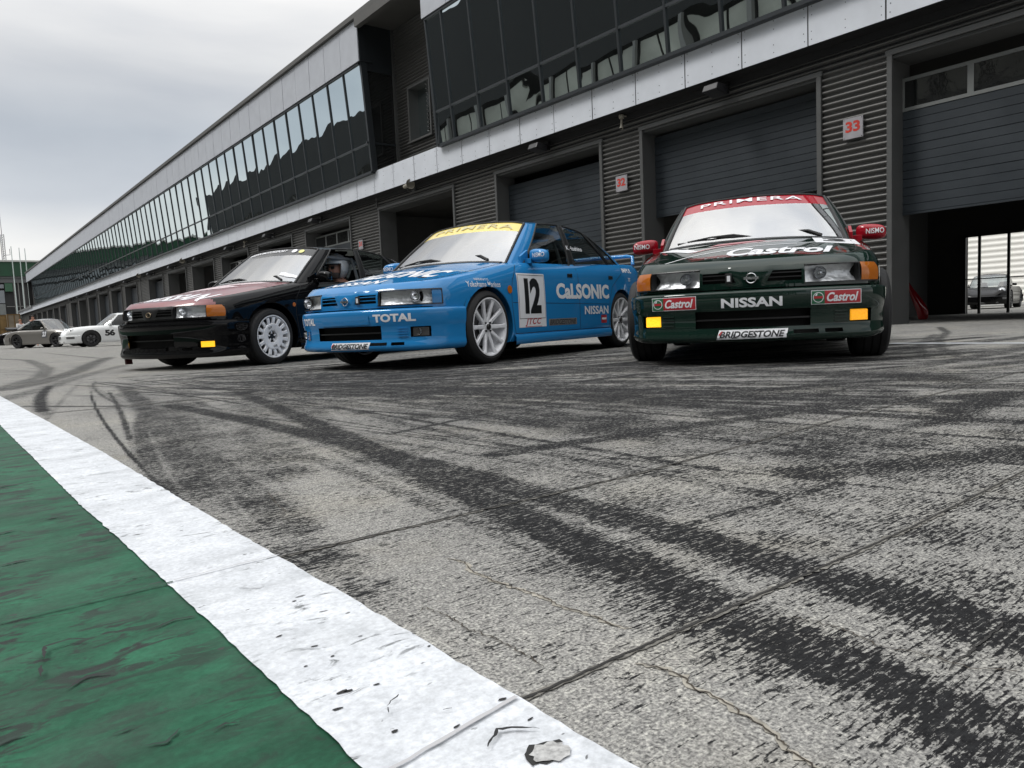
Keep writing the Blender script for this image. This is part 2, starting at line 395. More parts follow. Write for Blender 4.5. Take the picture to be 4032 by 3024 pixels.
def build_shell(sh, arches, arch_r, wz, classify, K=16):
    """returns dict name -> MB, made of both halves"""
    cols = sh.rows(); nr = sh.nr; out = {}
    n = len(cols); V = []; idx = {}
    for i in range(n):
        for k in range(nr + 1): idx[(i, k)] = len(V); V.append(list(cols[i][k]))
        ex, ey, ez = cols[i][nr]
        for k in range(1, K + 1):
            y = ey * (1 - k / K); idx[(i, nr + k)] = len(V); V.append([ex, y, sh.H(ex, y)])
    faces = []
    for i in range(n - 1):
        for k in range(nr + K):
            q = [idx[(i, k)], idx[(i+1, k)], idx[(i+1, k+1)], idx[(i, k+1)]]
            c = [sum(V[a][j] for a in q)/4 for j in range(3)]
            if k < nr:
                hit = False
                for ax in arches:
                    if (c[0]-ax)**2 + (c[2]-wz)**2 < arch_r**2 and c[1] > .5: hit = True
                if hit: continue
            nm = classify(i, k, c, k >= nr, (k - nr + .5)/K, sh)
            if nm is None: continue
            faces.append((nm, q))
    # snap hole edges to the wheel-arch circle
    from collections import Counter
    ec = Counter()
    for _, q in faces:
        for a, b in zip(q, q[1:] + q[:1]): ec[(min(a, b), max(a, b))] += 1
    rims = {ax: set() for ax in arches}
    for (a, b), c_ in ec.items():
        if c_ == 1:
            for v in (a, b):
                p = V[v]
                for ax in arches:
                    d = math.hypot(p[0]-ax, p[2]-wz)
                    if d < arch_r*1.16 and d > arch_r*.8 and p[1] > .5 and p[2] > sh.zb + .001: rims[ax].add(v)
    for ax in arches:
        for v in rims[ax]:
            p = V[v]; d = math.hypot(p[0]-ax, p[2]-wz); p[0] = ax + (p[0]-ax)*arch_r/d; p[2] = max(sh.zb, wz + (p[2]-wz)*arch_r/d)
    for sgn in (1, -1):
        for nm, q in faces:
            pass
    names = sorted(set(nm for nm, _ in faces))
    for nm in names:
        sided = nm.startswith('door')
        for sgn in (1, -1):
            key = (nm, sgn) if sided else (nm, 0)
            mb = out.setdefault(key, MB()); mp_ = {}
            for nm2, q in faces:
                if nm2 != nm: continue
                ids = []
                for a in q:
                    if a not in mp_: mp_[a] = len(mb.v); mb.v.append((V[a][0], sgn*V[a][1], V[a][2]))
                    ids.append(mp_[a])
                mb.f.append(tuple(ids if sgn > 0 else ids[::-1])); mb.m.append(0)
    # arch lips
    lip = MB()
    for sgn in (1, -1):
        for ax in arches:
            L0 = []
            for a in np.linspace(-.42, PI + .42, 40):
                px, pz = ax + arch_r*math.cos(a), wz + arch_r*math.sin(a)
                if pz < sh.zb: continue
                S = sh.s_of_x(px); y = sh.at(S, pz)[1]
                L0.append([(px, sgn*(y+.001), pz), (ax + (arch_r-.006)*math.cos(a), sgn*(y-.004), wz + (arch_r-.006)*math.sin(a)), (ax + (arch_r+.02)*math.cos(a), sgn*(y-.05), wz + (arch_r+.02)*math.sin(a)), (ax + (arch_r+.03)*math.cos(a), sgn*(y-.26), wz + (arch_r+.03)*math.sin(a))])
            lip.grid(L0)
    return out, lip

def green_house(parent, bot, top, tags_, roof_z, mats, frame=.028, rows=14, bulge=.018, names=True, nper=6, v_banner=None):
    """bot/top: matching control points (left half) from screen centre round to rear centre. tags_: class per span"""
    Bp, Tp, tg = [], [], []
    for i in range(len(bot) - 1):
        m = nper if tags_[i] not in ('thin',) else 2
        Bc = smooth_curve(bot, m); break
    Bc = smooth_curve(bot, nper); Tc = smooth_curve(top, nper); ncol = len(Bc)
    parts = {}
    grid = []
    for i in range(ncol):
        b, t = Bc[i], Tc[i]; c = []
        tn = Bc[min(i+1, ncol-1)] - Bc[max(i-1, 0)]; nn = np.array([tn[1], -tn[0], 0]); l = np.linalg.norm(nn); nn = nn / l if l > 0 else nn
        for k in range(rows + 1):
            v = k / rows; p = b + (t - b)*v + nn * bulge * math.sin(PI*v*.9); c.append(p)
        if i == 0 or i == ncol - 1:
            for p in c: p[1] = 0
        grid.append(c)
    def cls(i, k):
        tgk = tags_[min(i // nper, len(tags_) - 1)]; v = (k + .5)/rows; j = i % nper
        if tgk == 'ws':
            if v_banner and v > v_banner: return 'banner'
            return 'ws'
        if tgk == 'side': return 'side'
        return tgk
    for i in range(ncol - 1):
        for k in range(rows):
            nm = cls(i, k); q = [grid[i][k], grid[i+1][k], grid[i+1][k+1], grid[i][k+1]]
            for sgn in (1, -1):
                key = (nm, sgn) if nm.startswith('side') else ((nm, sgn*(1 + i//nper)) if nm == 'pillar' else (nm, 0))
                mb = parts.setdefault(key, MB()); a = len(mb.v)
                mb.v += [(p[0], sgn*p[1], p[2]) for p in q]; mb.f.append((a, a+1, a+2, a+3) if sgn > 0 else (a+3, a+2, a+1, a)); mb.m.append(0)
    roof = MB(); K = 12; G = []
    for i in range(ncol):
        e = grid[i][rows]; row = []
        for k in range(K + 1):
            y = e[1]*(1 - k/K); z = roof_z(e[0], y, e); row.append((e[0], y, z))
        G.append(row)
    for sgn in (1, -1): roof.grid([[(p[0], sgn*p[1], p[2]) for p in row] for row in G], flip=sgn < 0)
    return parts, roof, grid

def torus(mb, R0, r0, c, ax='x', sx=1, sy=1, n=32, m=8):
    P = []
    for i in range(n + 1):
        a = 2*PI*i/n; row = []
        for j in range(m + 1):
            b = 2*PI*j/m; rr_ = R0 + r0*math.cos(b)
            row.append((c[0] + r0*math.sin(b), c[1] + rr_*math.cos(a)*sx, c[2] + rr_*math.sin(a)*sy))
        P.append(row)
    mb.grid(P)

def mirror_housing(parent, side, paint, c=(-.735, .872, .915), s=(.06, .104, .06)):
    m = MB(); P = []
    for i in range(17):
        th = -PI/2 + PI*i/16; row = []
        for j in range(25):
            ph = 2*PI*j/24
            f = lambda t, e: math.copysign(abs(t)**e, t)
            x = s[0]*f(math.cos(th), .8)*f(math.cos(ph), .75); z = s[2]*f(math.cos(th), .55)*f(math.sin(ph), .7); y = s[1]*f(math.sin(th), .75)
            if x < -.02: x = -.02
            row.append((c[0] + x + .02*(y/s[1]), side*(c[1] + y), c[2] + z - .01*(y/s[1])))
        P.append(row)
    m.grid(P, flip=side < 0)
    m.obox((c[0]+.01, side*(c[1]-.115), c[2]-.042), (.03, 0, 0), (0, side*.05, 0), (0, 0, .022))
    m.obox((c[0]+.035, side*(c[1]-.150), c[2]-.012), (.06, 0, -.03), (0, .012, 0), (0, 0, .045))
    o = m.build('door_mirror', paint, parent, smooth=True, angle=50, bevel=.008)
    g = MB(); g.obox((c[0]-.021, side*c[1], c[2]), (.002, 0, 0), (0, s[1]*.8, 0), (0, 0, s[2]*.75)); g.build('mirror_glass', chrome, o)
    return o

def wiper(parent, a, b, pivot, lift=.015):
    m = MB(); a, b, p = Vector(a), Vector(b), Vector(pivot); mid = (a + b)/2 + Vector((.01, 0, .025))
    m.tube([a, (a+b)/2, b], .008, 6); m.tube([p, mid*.5 + p*.5 + Vector((0, 0, .02)), mid], [.014, .010, .007], 6)
    m.tube([mid + (a-mid)*.7, mid, mid + (b-mid)*.7], .007, 6)
    return m.build('wiper', black_plastic, parent, smooth=True)

def seat(parent, x, y):
    m = MB(); prof = []
    for t, w_, d in ((0, .20, .0), (.15, .23, 0), (.45, .22, 0), (.62, .19, 0), (.75, .13, 0), (.86, .12, 0)):
        prof.append([(x - .10 - t*.32, y - w_, .40 + t*1.0*.78 + .0), (x - .10 - t*.32 - .09, y - w_*.9, .40 + t*.78), (x - .10 - t*.32 - .09, y + w_*.9, .40 + t*.78), (x - .10 - t*.32, y + w_, .40 + t*.78), (x - .06 - t*.32, y + w_*.55, .40 + t*.78), (x - .06 - t*.32, y - w_*.55, .40 + t*.78)])
    m.grid([r + [r[0]] for r in prof]); m.f.append(tuple(len(m.v) - 7 + j for j in range(6))); m.m.append(0)
    m.box((x - .12, y - .23, .28), (x + .38, y + .23, .42))
    return m.build('seat', interior_mat, parent, bevel=.02)

def hc_tab(): return [(.80, .655), (.72, .672), (.6, .70), (.3, .765), (0, .825), (-.36, .885), (-.6, .912), (-1.5, .925), (-2.6, .955), (-2.95, .965), (-3.2, .955), (-3.4, .935), (-3.5, .91)]
CT = [(.80, .012), (.6, .036), (.3, .052), (0, .060), (-.36, .058), (-1.5, .056), (-2.6, .048), (-3.5, .045)]
_hc = hc_tab()
_hx = np.array([t[0] for t in _hc[::-1]]); _hz = np.array([t[1] for t in _hc[::-1]])
_fx = np.linspace(-3.6, .9, 226); _fz = np.interp(_fx, _hx, _hz)
for _ in range(6): _fz[1:-1] = (_fz[:-2] + _fz[1:-1]*2 + _fz[2:])/4
def PH(x, y): return float(np.interp(x, _fx, _fz)) - interp(x, CT) * (abs(y)/.76)**2.3
P_OUT = [(.812, 0), (.806, .12), (.792, .24), (.768, .36), (.735, .48), (.690, .58), (.625, .675), (.53, .745), (.40, .785), (.2, .808), (0, .822), (-.35, .828), (-.8, .832), (-1.5, .838), (-2.1, .836), (-2.55, .828), (-2.9, .806), (-3.15, .77), (-3.33, .70), (-3.43, .58), (-3.47, .42), (-3.49, .2), (-3.495, 0)]
SH = Shell(P_OUT, PH, .165)
HOODF = .115
def classify(i, k, c, deck, kf, sh):
    x, y, z = c
    if not deck:
        if x > .585 and z < .615: return None                      # lamp and grille recess
        if x > .585: return 'hood'
        if z > .20 and -1.53 < x < -.46: return 'door_front'
        if z > .20 and -2.46 < x < -1.53: return 'door_rear'
        return 'body'
    if -2.80 < x < -.52 and kf > .14: return None
    if x > .585: return 'hood'
    if x > -.43 and kf > HOODF: return 'hood'
    if x < -2.99 and kf > .16: return 'boot_lid'
    return 'body'
G_BOT = [(-.375, 0, .872), (-.385, .25, .868), (-.42, .50, .858), (-.475, .672, .845), (-.535, .715, .842), (-.66, .738, .842), (-1.08, .758, .848), (-1.46, .768, .858), (-1.56, .768, .860), (-2.0, .765, .872), (-2.36, .757, .882), (-2.40, .755, .884), (-2.64, .735, .893), (-2.80, .70, .905), (-2.93, .60, .93), (-2.99, .36, .945), (-3.0, 0, .95)]
G_TOP = [(-.935, 0, 1.262), (-.945, .25, 1.256), (-.975, .44, 1.243), (-1.01, .55, 1.222), (-1.06, .578, 1.220), (-1.16, .588, 1.226), (-1.34, .596, 1.236), (-1.53, .600, 1.240), (-1.60, .600, 1.239), (-1.86, .596, 1.226), (-2.07, .588, 1.200), (-2.105, .586, 1.194), (-2.27, .575, 1.158), (-2.35, .555, 1.158), (-2.42, .49, 1.178), (-2.46, .30, 1.196), (-2.47, 0, 1.205)]
G_TOP = [(a, b, c + .03) for a, b, c in G_TOP]
G_TAG = ['ws', 'ws', 'ws', 'frame', 'frame', 'side_f', 'side_f', 'pillar', 'side_r', 'side_r', 'pillar', 'side_r', 'frame', 'frame', 'rear', 'rear']
def roof_fun(x, y, e):
    zc = interp(x, [(-.935, 1.292), (-1.1, 1.314), (-1.3, 1.328), (-1.6, 1.334), (-1.9, 1.322), (-2.2, 1.285), (-2.47, 1.235)])
    return zc + (e[2] - zc) * (abs(y)/max(e[1], 1e-4))**2.6 if e[1] > 1e-3 else e[2]

def saloon(root, cfg):
    paint, hoodp = cfg['paint'], cfg.get('hood', cfg['paint'])
    parts, lip = build_shell(SH, (0.0, -2.55), cfg.get('arch', .335), .303, classify)
    deck_bvh_v, deck_bvh_f = [], []
    def addb(mb):
        k = len(deck_bvh_v); deck_bvh_v.extend(mb.v); deck_bvh_f.extend([tuple(i + k for i in f) for f in mb.f])
    objs = {}
    # body: shell + roof + painted pillars
    gp, roof, ggrid = green_house(root, G_BOT, G_TOP, G_TAG, roof_fun, None, v_banner=.80 if cfg.get('banner') else None)
    body = parts[('body', 0)]
    k = len(body.v); body.add(roof.v, roof.f)
    body.add(gp[('frame', 0)].v, gp[('frame', 0)].f); body.add(lip.v, lip.f)
    for key, mb in parts.items():
        if key[0] == 'body': continue
        addb(mb)
    addb(body)
    bo = body.build('body', paint, root, smooth=True, angle=50, recalc=False, weld=.0008)
    objs['body'] = bo
    objs['hood'] = parts[('hood', 0)].build('hood', hoodp, root, smooth=True, angle=50, recalc=False, weld=.0008)
    parts[('boot_lid', 0)].build('boot_lid', paint, root, smooth=True, angle=50, recalc=False, weld=.0008)
    for d in ('door_front', 'door_rear'):
        for sg in (1, -1):
            objs[(d, sg)] = parts[(d, sg)].build('door', paint, root, smooth=True, angle=50, recalc=False, weld=.0008)
    # glass
    gv, gf = [], []
    for key, mb in gp.items():
        kk = len(gv); gv += mb.v; gf += [tuple(i + kk for i in f) for f in mb.f]
        nm = key[0]
        if nm == 'ws': mb.build('windscreen', glass_mat, root, smooth=True, recalc=False, weld=.0005)
        elif nm == 'banner': mb.build('sun_strip', cfg['banner'], root, smooth=True, recalc=False, weld=.0005)
        elif nm == 'rear': mb.build('rear_window', glass_mat, root, smooth=True, recalc=False, weld=.0005)
        elif nm == 'pillar': mb.build('door_pillar', black_plastic, root, smooth=True, recalc=False, weld=.0005)
        elif nm in ('side_f', 'side_r'):
            if nm == 'side_f' and cfg.get('open_window') and key[1] > 0: continue
            mb.build('side_window', side_glass, root, smooth=True, recalc=False, weld=.0005)
    gb = BVHTree.FromPolygons([Vector(v) for v in gv], gf)
    # rubber seals: along window outlines (follow the greenhouse grid, just proud of it)
    def strip(cols, rws, w_, nm='window_seal'):
        m = MB()
        def off(i, k, d):
            p = Vector(ggrid[i][k]); a = Vector(ggrid[min(i+1, len(ggrid)-1)][k]) - Vector(ggrid[max(i-1, 0)][k]); b = Vector(ggrid[i][min(k+1, 14)]) - Vector(ggrid[i][max(k-1, 0)])
            n = a.cross(b); n = n.normalized() if n.length > 0 else Vector((0, 0, 1))
            if n.y < 0 and i > 24: n = -n
            if i <= 24 and n.x < 0: n = -n
            return p + n*d
        path = [(i, k) for i, k in zip(cols, rws)]
        for sg in (1, -1):
            pts = [off(i, k, .002) for i, k in path]
            m.tube([(p.x, sg*p.y, p.z) for p in pts], w_, 6)
        return m
    n6 = 6
    seal = MB()
    for (c0, c1) in ((5*n6, 7*n6), (8*n6, 10*n6), (11*n6, 12*n6)):
        for rr_ in (0, 14):
            q = strip(range(c0, c1+1), [rr_]*(c1-c0+1), .008); seal.add(q.v, q.f)
        for cc in (c0, c1):
            q = strip([cc]*15, range(15), .009); seal.add(q.v, q.f)
    q = strip(range(0, 3*n6+1), [14]*(3*n6+1), .010); seal.add(q.v, q.f)
    q = strip(range(0, 3*n6+1), [0]*(3*n6+1), .014); seal.add(q.v, q.f)
    q = strip([3*n6]*15, range(15), .013); seal.add(q.v, q.f)
    seal.build('window_seal', black_rubber, root, smooth=True)
    # painted inner frit along the screen base
    # cowl
    cw = MB()
    G = []
    for y in np.linspace(-.64, .64, 33):
        xb = -.40 - .085*(y/.66)**2
        G.append([(xb + .055, y, PH(xb+.055, y) + .003), (xb + .02, y, PH(xb, y) + .010), (xb - .03, y, PH(xb, y) + .004)])
    cw.grid(G); cw.build('cowl', black_plastic, root, smooth=True)
    # ---------------- front: lamps, grille, bumper
    def patch(mb, sA, sB, zA, zB, off, nu=14, nv=5, sg=1, mi=0, taper=0):
        G = []
        for i in range(nu + 1):
            s_ = sA + (sB - sA)*i/nu; row = []
            for j in range(nv + 1):
                z = zA + (zB - zA)*j/nv
                p = SH.at(s_ + taper*(j/nv), z, off); row.append((p[0], sg*p[1], p[2]))
            G.append(row)
        mb.grid(G, flip=sg < 0, mi=mi)
    def boxpatch(mb, sA, sB, zA, zB, off, depth, sg=1, nu=14, mi=0):
        F_, B_ = [], []
        for i in range(nu + 1):
            s_ = sA + (sB - sA)*i/nu
            a, b = SH.at(s_, zA, off), SH.at(s_, zB, off); c, d = SH.at(s_, zB, off-depth), SH.at(s_, zA, off-depth)
            F_.append([(p[0], sg*p[1], p[2]) for p in (a, b, c, d, a)])
        mb.grid(F_, mi=mi); n_ = 5; k = len(mb.v) - (nu+1)*5
        mb.f.append((k, k+1, k+2, k+3)); mb.m.append(mi); k2 = k + nu*5; mb.f.append((k2, k2+3, k2+2, k2+1)); mb.m.append(mi)
    s1, s2, s3, s4 = SH.s_of_y(.318), SH.s_of_y(.352), SH.s_of_y(.635), SH.s_of_y(.742)
    zl0, zl1 = .507, .617
    corner = cfg.get('corner', 'amber')
    for sg in (1, -1):
        h = MB()
        G = []
        for i in range(15):      # reflector housing
            s_ = s1 + .004 + (s4 - s1 - .004)*i/14; row = []
            for j in range(7):
                z = zl0 + (zl1 - zl0)*j/6; d = -.014 - .045*math.sin(PI*(.06 + .88*i/14))**.4 * math.sin(PI*(.1 + .8*j/6))
                p = SH.at(s_, z, d); row.append((p[0], sg*p[1], p[2]))
            G.append(row)
        h.grid(G, flip=sg < 0)
        lo = MB()
        G = []
        for i in range(21):
            u = i/20; row = []
            for j in range(7):
                z0, z1 = zl0 + .002, zl1
                # slanted, rounded inner end
                sL = s1 + (s2 - s1)*(abs(j/6 - .35)/.65)**2.2
                s_ = sL + ((s3 if corner == 'amber' else s4) - sL)*u
                z = z0 + (z1 - z0)*j/6
                p = SH.at(s_, z, .010 + .004*math.sin(PI*j/6)); row.append((p[0], sg*p[1], p[2]))
            G.append(row)
        lo.grid(G, flip=sg < 0)
        lamp = lo.build('headlight', lens_mat, root, smooth=True, recalc=False)
        h.build('lamp_housing', reflector, lamp, smooth=True, recalc=False)
        for yy, rad in (((.405, .038),) if corner == 'amber' else ((.60, .044),)):
            bw = MB(); s_ = SH.s_of_y(yy); p = SH.at(s_, (zl0+zl1)/2, -.006)
            bw.lathe([(rad, 0.0), (rad*.97, -.008), (rad*.8, -.024), (rad*.5, -.036), (.012, -.042), (.011, -.020), (0, -.018)], n=28, axis='x', c=(p[0], sg*p[1], p[2]))
            bw.build('lamp_bowl', chrome, lamp, smooth=True, recalc=False)
        if corner == 'amber':
            cl = MB(); G = []
            for i in range(11):
                u = i/10; row = []
                for j in range(7):
                    sR = s4 + .012 - .03*(abs(j/6 - .4)/.6)**3; s_ = s3 + .006 + (sR - s3 - .006)*u
                    p = SH.at(s_, zl0 + .002 + (zl1 - zl0 - .0)*j/6, .011 + .003*math.sin(PI*j/6)); row.append((p[0], sg*p[1], p[2]))
                G.append(row)
            cl.grid(G, flip=sg < 0); cl.build('indicator', amber, root, smooth=True, recalc=False)
        tr = MB()
        boxpatch(tr, s1-.006, s4+.012, zl0-.006, zl0+.001, .012, .05, sg); boxpatch(tr, s1, s4+.012, zl1-.002, zl1+.004, .010, .05, sg)
        boxpatch(tr, s1-.008, s1-.002, zl0, zl1, .006, .06, sg, nu=2)
        if corner == 'amber': boxpatch(tr, s3-.003, s3+.008, zl0, zl1, .010, .06, sg, nu=2)
        boxpatch(tr, s4+.006, s4+.016, zl0, zl1, .006, .05, sg, nu=2)
        tr.build('lamp_surround', black_plastic, root)
        # strip of body under the lamps, and inner wing behind
        bp_ = MB(); boxpatch(bp_, 0.0, s4+.03, .486, zl0-.004, .004, .08, sg, nu=30)
        bp_.build('front_panel', paint, root, smooth=True, angle=40)
    # grille panel with two openings
    gm = MB()
    gp_col = cfg.get('grille', paint)
    for sg in (1, -1):
        zr = [.498, .512, .524, .548, .572, .590, .602, .622]
        def sin_(z): return .085 + (z - .51)*.55
        so_ = s1 - .022
        G = []
        for z in zr:
            a = min(max(sin_(z), .085), .14)
            ss_ = [0, a*.5, a - .004, a, (a+so_)/2, so_, so_ + .004, s1 - .004]
            row = [SH.at(s_, z, .006 if (k < 3 or k > 5) else .004) for k, s_ in enumerate(ss_)]
            G.append([(p[0], sg*p[1], p[2]) for p in row])
        gm.grid(G, skip=lambda i, j: 2 <= i <= 4 and 3 <= j <= 4, flip=sg > 0)
    gr = gm.build('grille', gp_col, root, smooth=True, angle=35, recalc=False)
    gb_ = MB(); gs = MB()
    for sg in (1, -1):
        boxpatch(gb_, .05, s1 - .006, .505, .612, -.045, .03, sg)
        for za in (.5445, .572):
            gs = MB(); boxpatch(gs, .09, s1 - .02, za, za+.006, .002, .03, sg); gs.build('grille_slat', cfg.get('slat', gp_col), gr)
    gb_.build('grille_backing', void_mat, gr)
    em = MB(); p0 = SH.at(0, .548, .012)
    if cfg.get('emblem') != 'oval':
        torus(em, .030, .0042, p0); em.obox((p0[0]+.003, 0, p0[2]), (.004, 0, 0), (0, .044, 0), (0, 0, .0075))
    else:
        torus(em, .028, .004, p0, sx=1.25, sy=.8); em.obox((p0[0], -.006, p0[2]-.01), (.003, 0, 0), (0, .003, .0), (0, .004, .017))
    em.build('emblem', chrome if cfg.get('emblem') != 'oval' else pmat('brass_badge', (.5, .4, .28), .3, 1), root, smooth=True)
    if cfg.get('grille_badge'):
        gbm = MB(); pb = SH.at(.125, .552, .012)
        sgb = cfg['grille_badge']
        gbm.obox((pb[0], sgb*.135, pb[2]), (.006, 0, 0), (0, .021, 0), (0, 0, .031)); bo_ = gbm.build('grille_badge', black_plastic, root, bevel=.003)
        g2 = MB(); g2.obox((pb[0]+.007, sgb*.135, pb[2]), (.002, 0, 0), (0, .010, 0), (0, 0, .018)); g2.build('badge_plate', white_vinyl, bo_)
    # bumper
    prof = [(.150, -.015), (.153, .012), (.160, .026), (.175, .036), (.196, .036), (.220, .026), (.242, .020), (.255, .020), (.292, .021), (.335, .023), (.350, .026), (.366, .030), (.395, .034), (.43, .036), (.455, .036), (.467, .032), (.474, .022), (.478, .004), (.479, -.05)]
    s_end = SH.s_of_x(.335)
    if cfg.get('deep'): prof = [(z - .032*(1 - (z - .15)/.33), o + .028*min(1, max(0, (.478 - z)/.01))) for z, o in prof]
    ys = [0, .06, .12, .18, .24, .30, .34, .37, .385, .42, .47, .52, .548, .565, .60, .64, .672, .688]
    sv = [SH.s_of_y(y) for y in ys]; sv += list(np.linspace(sv[-1], s_end, 14)[1:])
    def bz(z, s_):   # bumper height scaling toward the arch
        return z
    bm_ = MB()
    G = [[SH.at(s_, max(z, .166) if False else z, o) for z, o in prof] for s_ in sv]
    wide = cfg.get('intake', True)
    jrow = lambda a, b, j: (prof[j][0] + prof[j+1][0])/2 > a and (prof[j][0] + prof[j+1][0])/2 < b
    def skip(i, j, sg=1):
        y = (ys[i] + ys[i+1])/2 if i + 1 < len(ys) else 9
        if wide and y < .34 and jrow(.242 - (.02 if cfg.get('deep') else 0), .350, j): return True
        if .565 < y < .688 and (jrow(.220, .292, j) if cfg.get('fog_dz') else jrow(.255, .335, j)): return True
        if sg > 0 and cfg.get('slots', True) and (.26 < y < .385 or .42 < y < .52) and jrow(.196, .220, j): return True
        return False
    for sg in (1, -1): bm_.grid([[(p[0], sg*p[1], p[2]) for p in row] for row in G], flip=sg < 0, skip=lambda i, j: skip(i, j, sg))
    # bumper end at the arch, follow the wheel arch
    for v_i, v in enumerate(bm_.v):
        d = math.hypot(v[0], v[2]-.303)
        if d < .341: 
            f_ = .341/d; bm_.v[v_i] = (v[0]*f_, v[1], max(.148, .303 + (v[2]-.303)*f_))
    addb(bm_)
    bu = bm_.build('front_bumper', cfg.get('bumper', paint), root, smooth=True, angle=50, recalc=False, weld=.0005)
    inn = MB()
    for sg in (1, -1):
        boxpatch(inn, 0, SH.s_of_y(.348), .225, .36, -.03, .10, sg); boxpatch(inn, SH.s_of_y(.225), SH.s_of_y(.53), .188, .228, -.0, .05, sg)
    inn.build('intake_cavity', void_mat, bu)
    sl = MB()
    if wide:
        for sg in (1, -1):
            boxpatch(sl, 0, SH.s_of_y(.342), .290, .300, .012, .05, sg)
    if sl.v: sl.build('intake_bar', black_plastic if not cfg.get('barpaint') else paint, bu)
    fogm = cfg.get('fog', black_plastic)
    for sg in (1, -1):
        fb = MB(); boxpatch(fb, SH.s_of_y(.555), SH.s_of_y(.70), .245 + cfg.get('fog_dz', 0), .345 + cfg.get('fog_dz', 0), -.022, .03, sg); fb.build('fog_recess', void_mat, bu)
        fl = MB(); yc = .628; sA, sB = SH.s_of_y(yc-.052), SH.s_of_y(yc+.052)
        dz = cfg.get('fog_dz', 0); boxpatch(fl, sA, sB, .262 + dz, .330 + dz, .012, .03, sg, nu=8)
        fm = fogm[0 if sg < 0 else 1] if isinstance(fogm, tuple) else fogm
        fo = fl.build('fog_lamp', fm, root, smooth=True, angle=30, bevel=.008, seg=3)
        if cfg.get('fog_glass'):
            p = SH.at(SH.s_of_y(.62), .296, .018); q = MB(); q.lathe([(.026, 0), (.022, -.010), (0, -.014)], n=20, axis='x', c=(p[0]+.004, sg*p[1], p[2])); q.build('fog_bowl', chrome, fo)
        vs_ = MB()      # brake duct louvres inboard of the fog lamps
        for k_ in range(4): boxpatch(vs_, SH.s_of_y(.475), SH.s_of_y(.548), .262+.02*k_, .269+.02*k_, .028, .012, sg, nu=3)
        vs_.build('duct_louvre', cfg.get('louvre', cfg.get('bumper', paint)), bu)
    bvb = BVHTree.FromPolygons([Vector(v) for v in deck_bvh_v], deck_bvh_f)
    # rear bumper (short) and lamps
    rb = MB(); G = []
    for s_ in np.linspace(SH.s_of_x(-2.885), SH.S[-1], 30): G.append([SH.at(s_, z, o) for z, o in ((.17, -.02), (.18, .02), (.24, .035), (.46, .035), (.50, .02), (.505, -.01))])
    for sg in (1, -1): rb.grid([[(p[0], sg*p[1], p[2]) for p in row] for row in G], flip=sg < 0)
    rb.build('rear_bumper', paint, root, smooth=True, recalc=False)
    for sg in (1, -1):
        tl = MB(); boxpatch(tl, SH.s_of_x(-3.26), SH.s_of_x(-3.26)+.42, .66, .80, .006, .03, sg); tl.build('tail_lamp', red_lens, root, smooth=True)
    # sills
    sk = MB()
    for sg in (1, -1):
        G = []
        for x in np.linspace(-.345, -2.21, 30):
            y = SH.at(SH.s_of_x(x), .25)[1]
            fl_ = .012
            G.append([(x, sg*(y-.09), .135), (x, sg*(y-.005+fl_), .138), (x, sg*(y+.004+fl_), .150), (x, sg*(y+.006+fl_), .20), (x, sg*(y+.004), .222), (x, sg*(y-.01), .226)])
        sk.grid(G, flip=sg < 0)
    sk.build('side_skirt', paint, root, smooth=True, recalc=False)
    # underside and wheel housings
    ub = MB()
    ub.box((-3.2, -.60, .15), (.62, .60, .20))
    ub.box((-2.2, -.76, .17), (-.36, .76, .24)); ub.box((-3.40, -.5, .22), (-3.2, .5, .5))
    ub.box((.33, -.62, .2), (.62, .62, .6)); ub.box((-.46, -.66, .2), (-.38, .66, .82)); ub.box((.3, -.52, .4), (-.4, .52, .60))
    for ax in (0, -2.55):
        for sg in (1, -1): ub.box((ax-.36, sg*.52 if sg > 0 else -.55, .2), (ax+.36, sg*.55 if sg > 0 else -.52, .66))
        for sg in (1, -1):
            lin = MB(); lin.grid([[(ax + .37*math.cos(a), sg*.54, .30 + .37*math.sin(a)), (ax + .37*math.cos(a), sg*.80, .30 + .37*math.sin(a))] for a in np.linspace(-.3, PI+.3, 20)]); ub.add(lin.v, lin.f)
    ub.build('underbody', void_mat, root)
    # cabin
    cb = MB(); cb.box((-2.75, -.66, .24), (-.60, .66, .30)); cb.box((-2.80, -.64, .30), (-2.30, .64, .80)); 
    cb.box((-.70, -.64, .60), (-.50, .64, .82)); cb.box((-.80, .20, .66), (-.62, .60, .86))
    cb.build('dashboard', interior_mat, root, bevel=.03)
    swh = MB(); swx = -.98; torus(swh, .165, .014, (swx, .34 if cfg.get('lhd', True) else -.34, .80)); swh.box((swx, .30, .60), (swx+.2, .38, .80)) if False else None
    so__ = swh.build('steering_wheel', interior_mat, root, smooth=True)
    for yy in (.34, -.34): seat(root, -1.55, yy)
    cg = MB()
    for sg in (1, -1):
        cg.tube([(-1.62, sg*.62, .3), (-1.62, sg*.60, .85), (-1.62, sg*.50, 1.17), (-1.62, 0, 1.20)], .02, 8)
        cg.tube([(-1.62, sg*.49, 1.17), (-1.2, sg*.50, 1.18), (-1.02, sg*.51, 1.13), (-.62, sg*.64, .82), (-.60, sg*.64, .3)], .02, 8)
        cg.tube([(-1.62, sg*.48, 1.17), (-2.45, sg*.45, .80)], .02, 8)
    cg.tube([(-1.62, .48, 1.14), (-1.66, -.58, .45)], .02, 8); cg.tube([(-1.64, -.58, .82), (-1.64, .58, .82)], .018, 8)
    cg.tube([(-1.03, .51, 1.14), (-1.03, -.51, 1.14)], .018, 8)
    cg.build('roll_cage', cfg.get('cage', cage_mat), root, smooth=True)
    # mirrors, wipers, door handles, wheels
    for sg in (1, -1): mirror_housing(root, sg, cfg.get('mirror', paint))
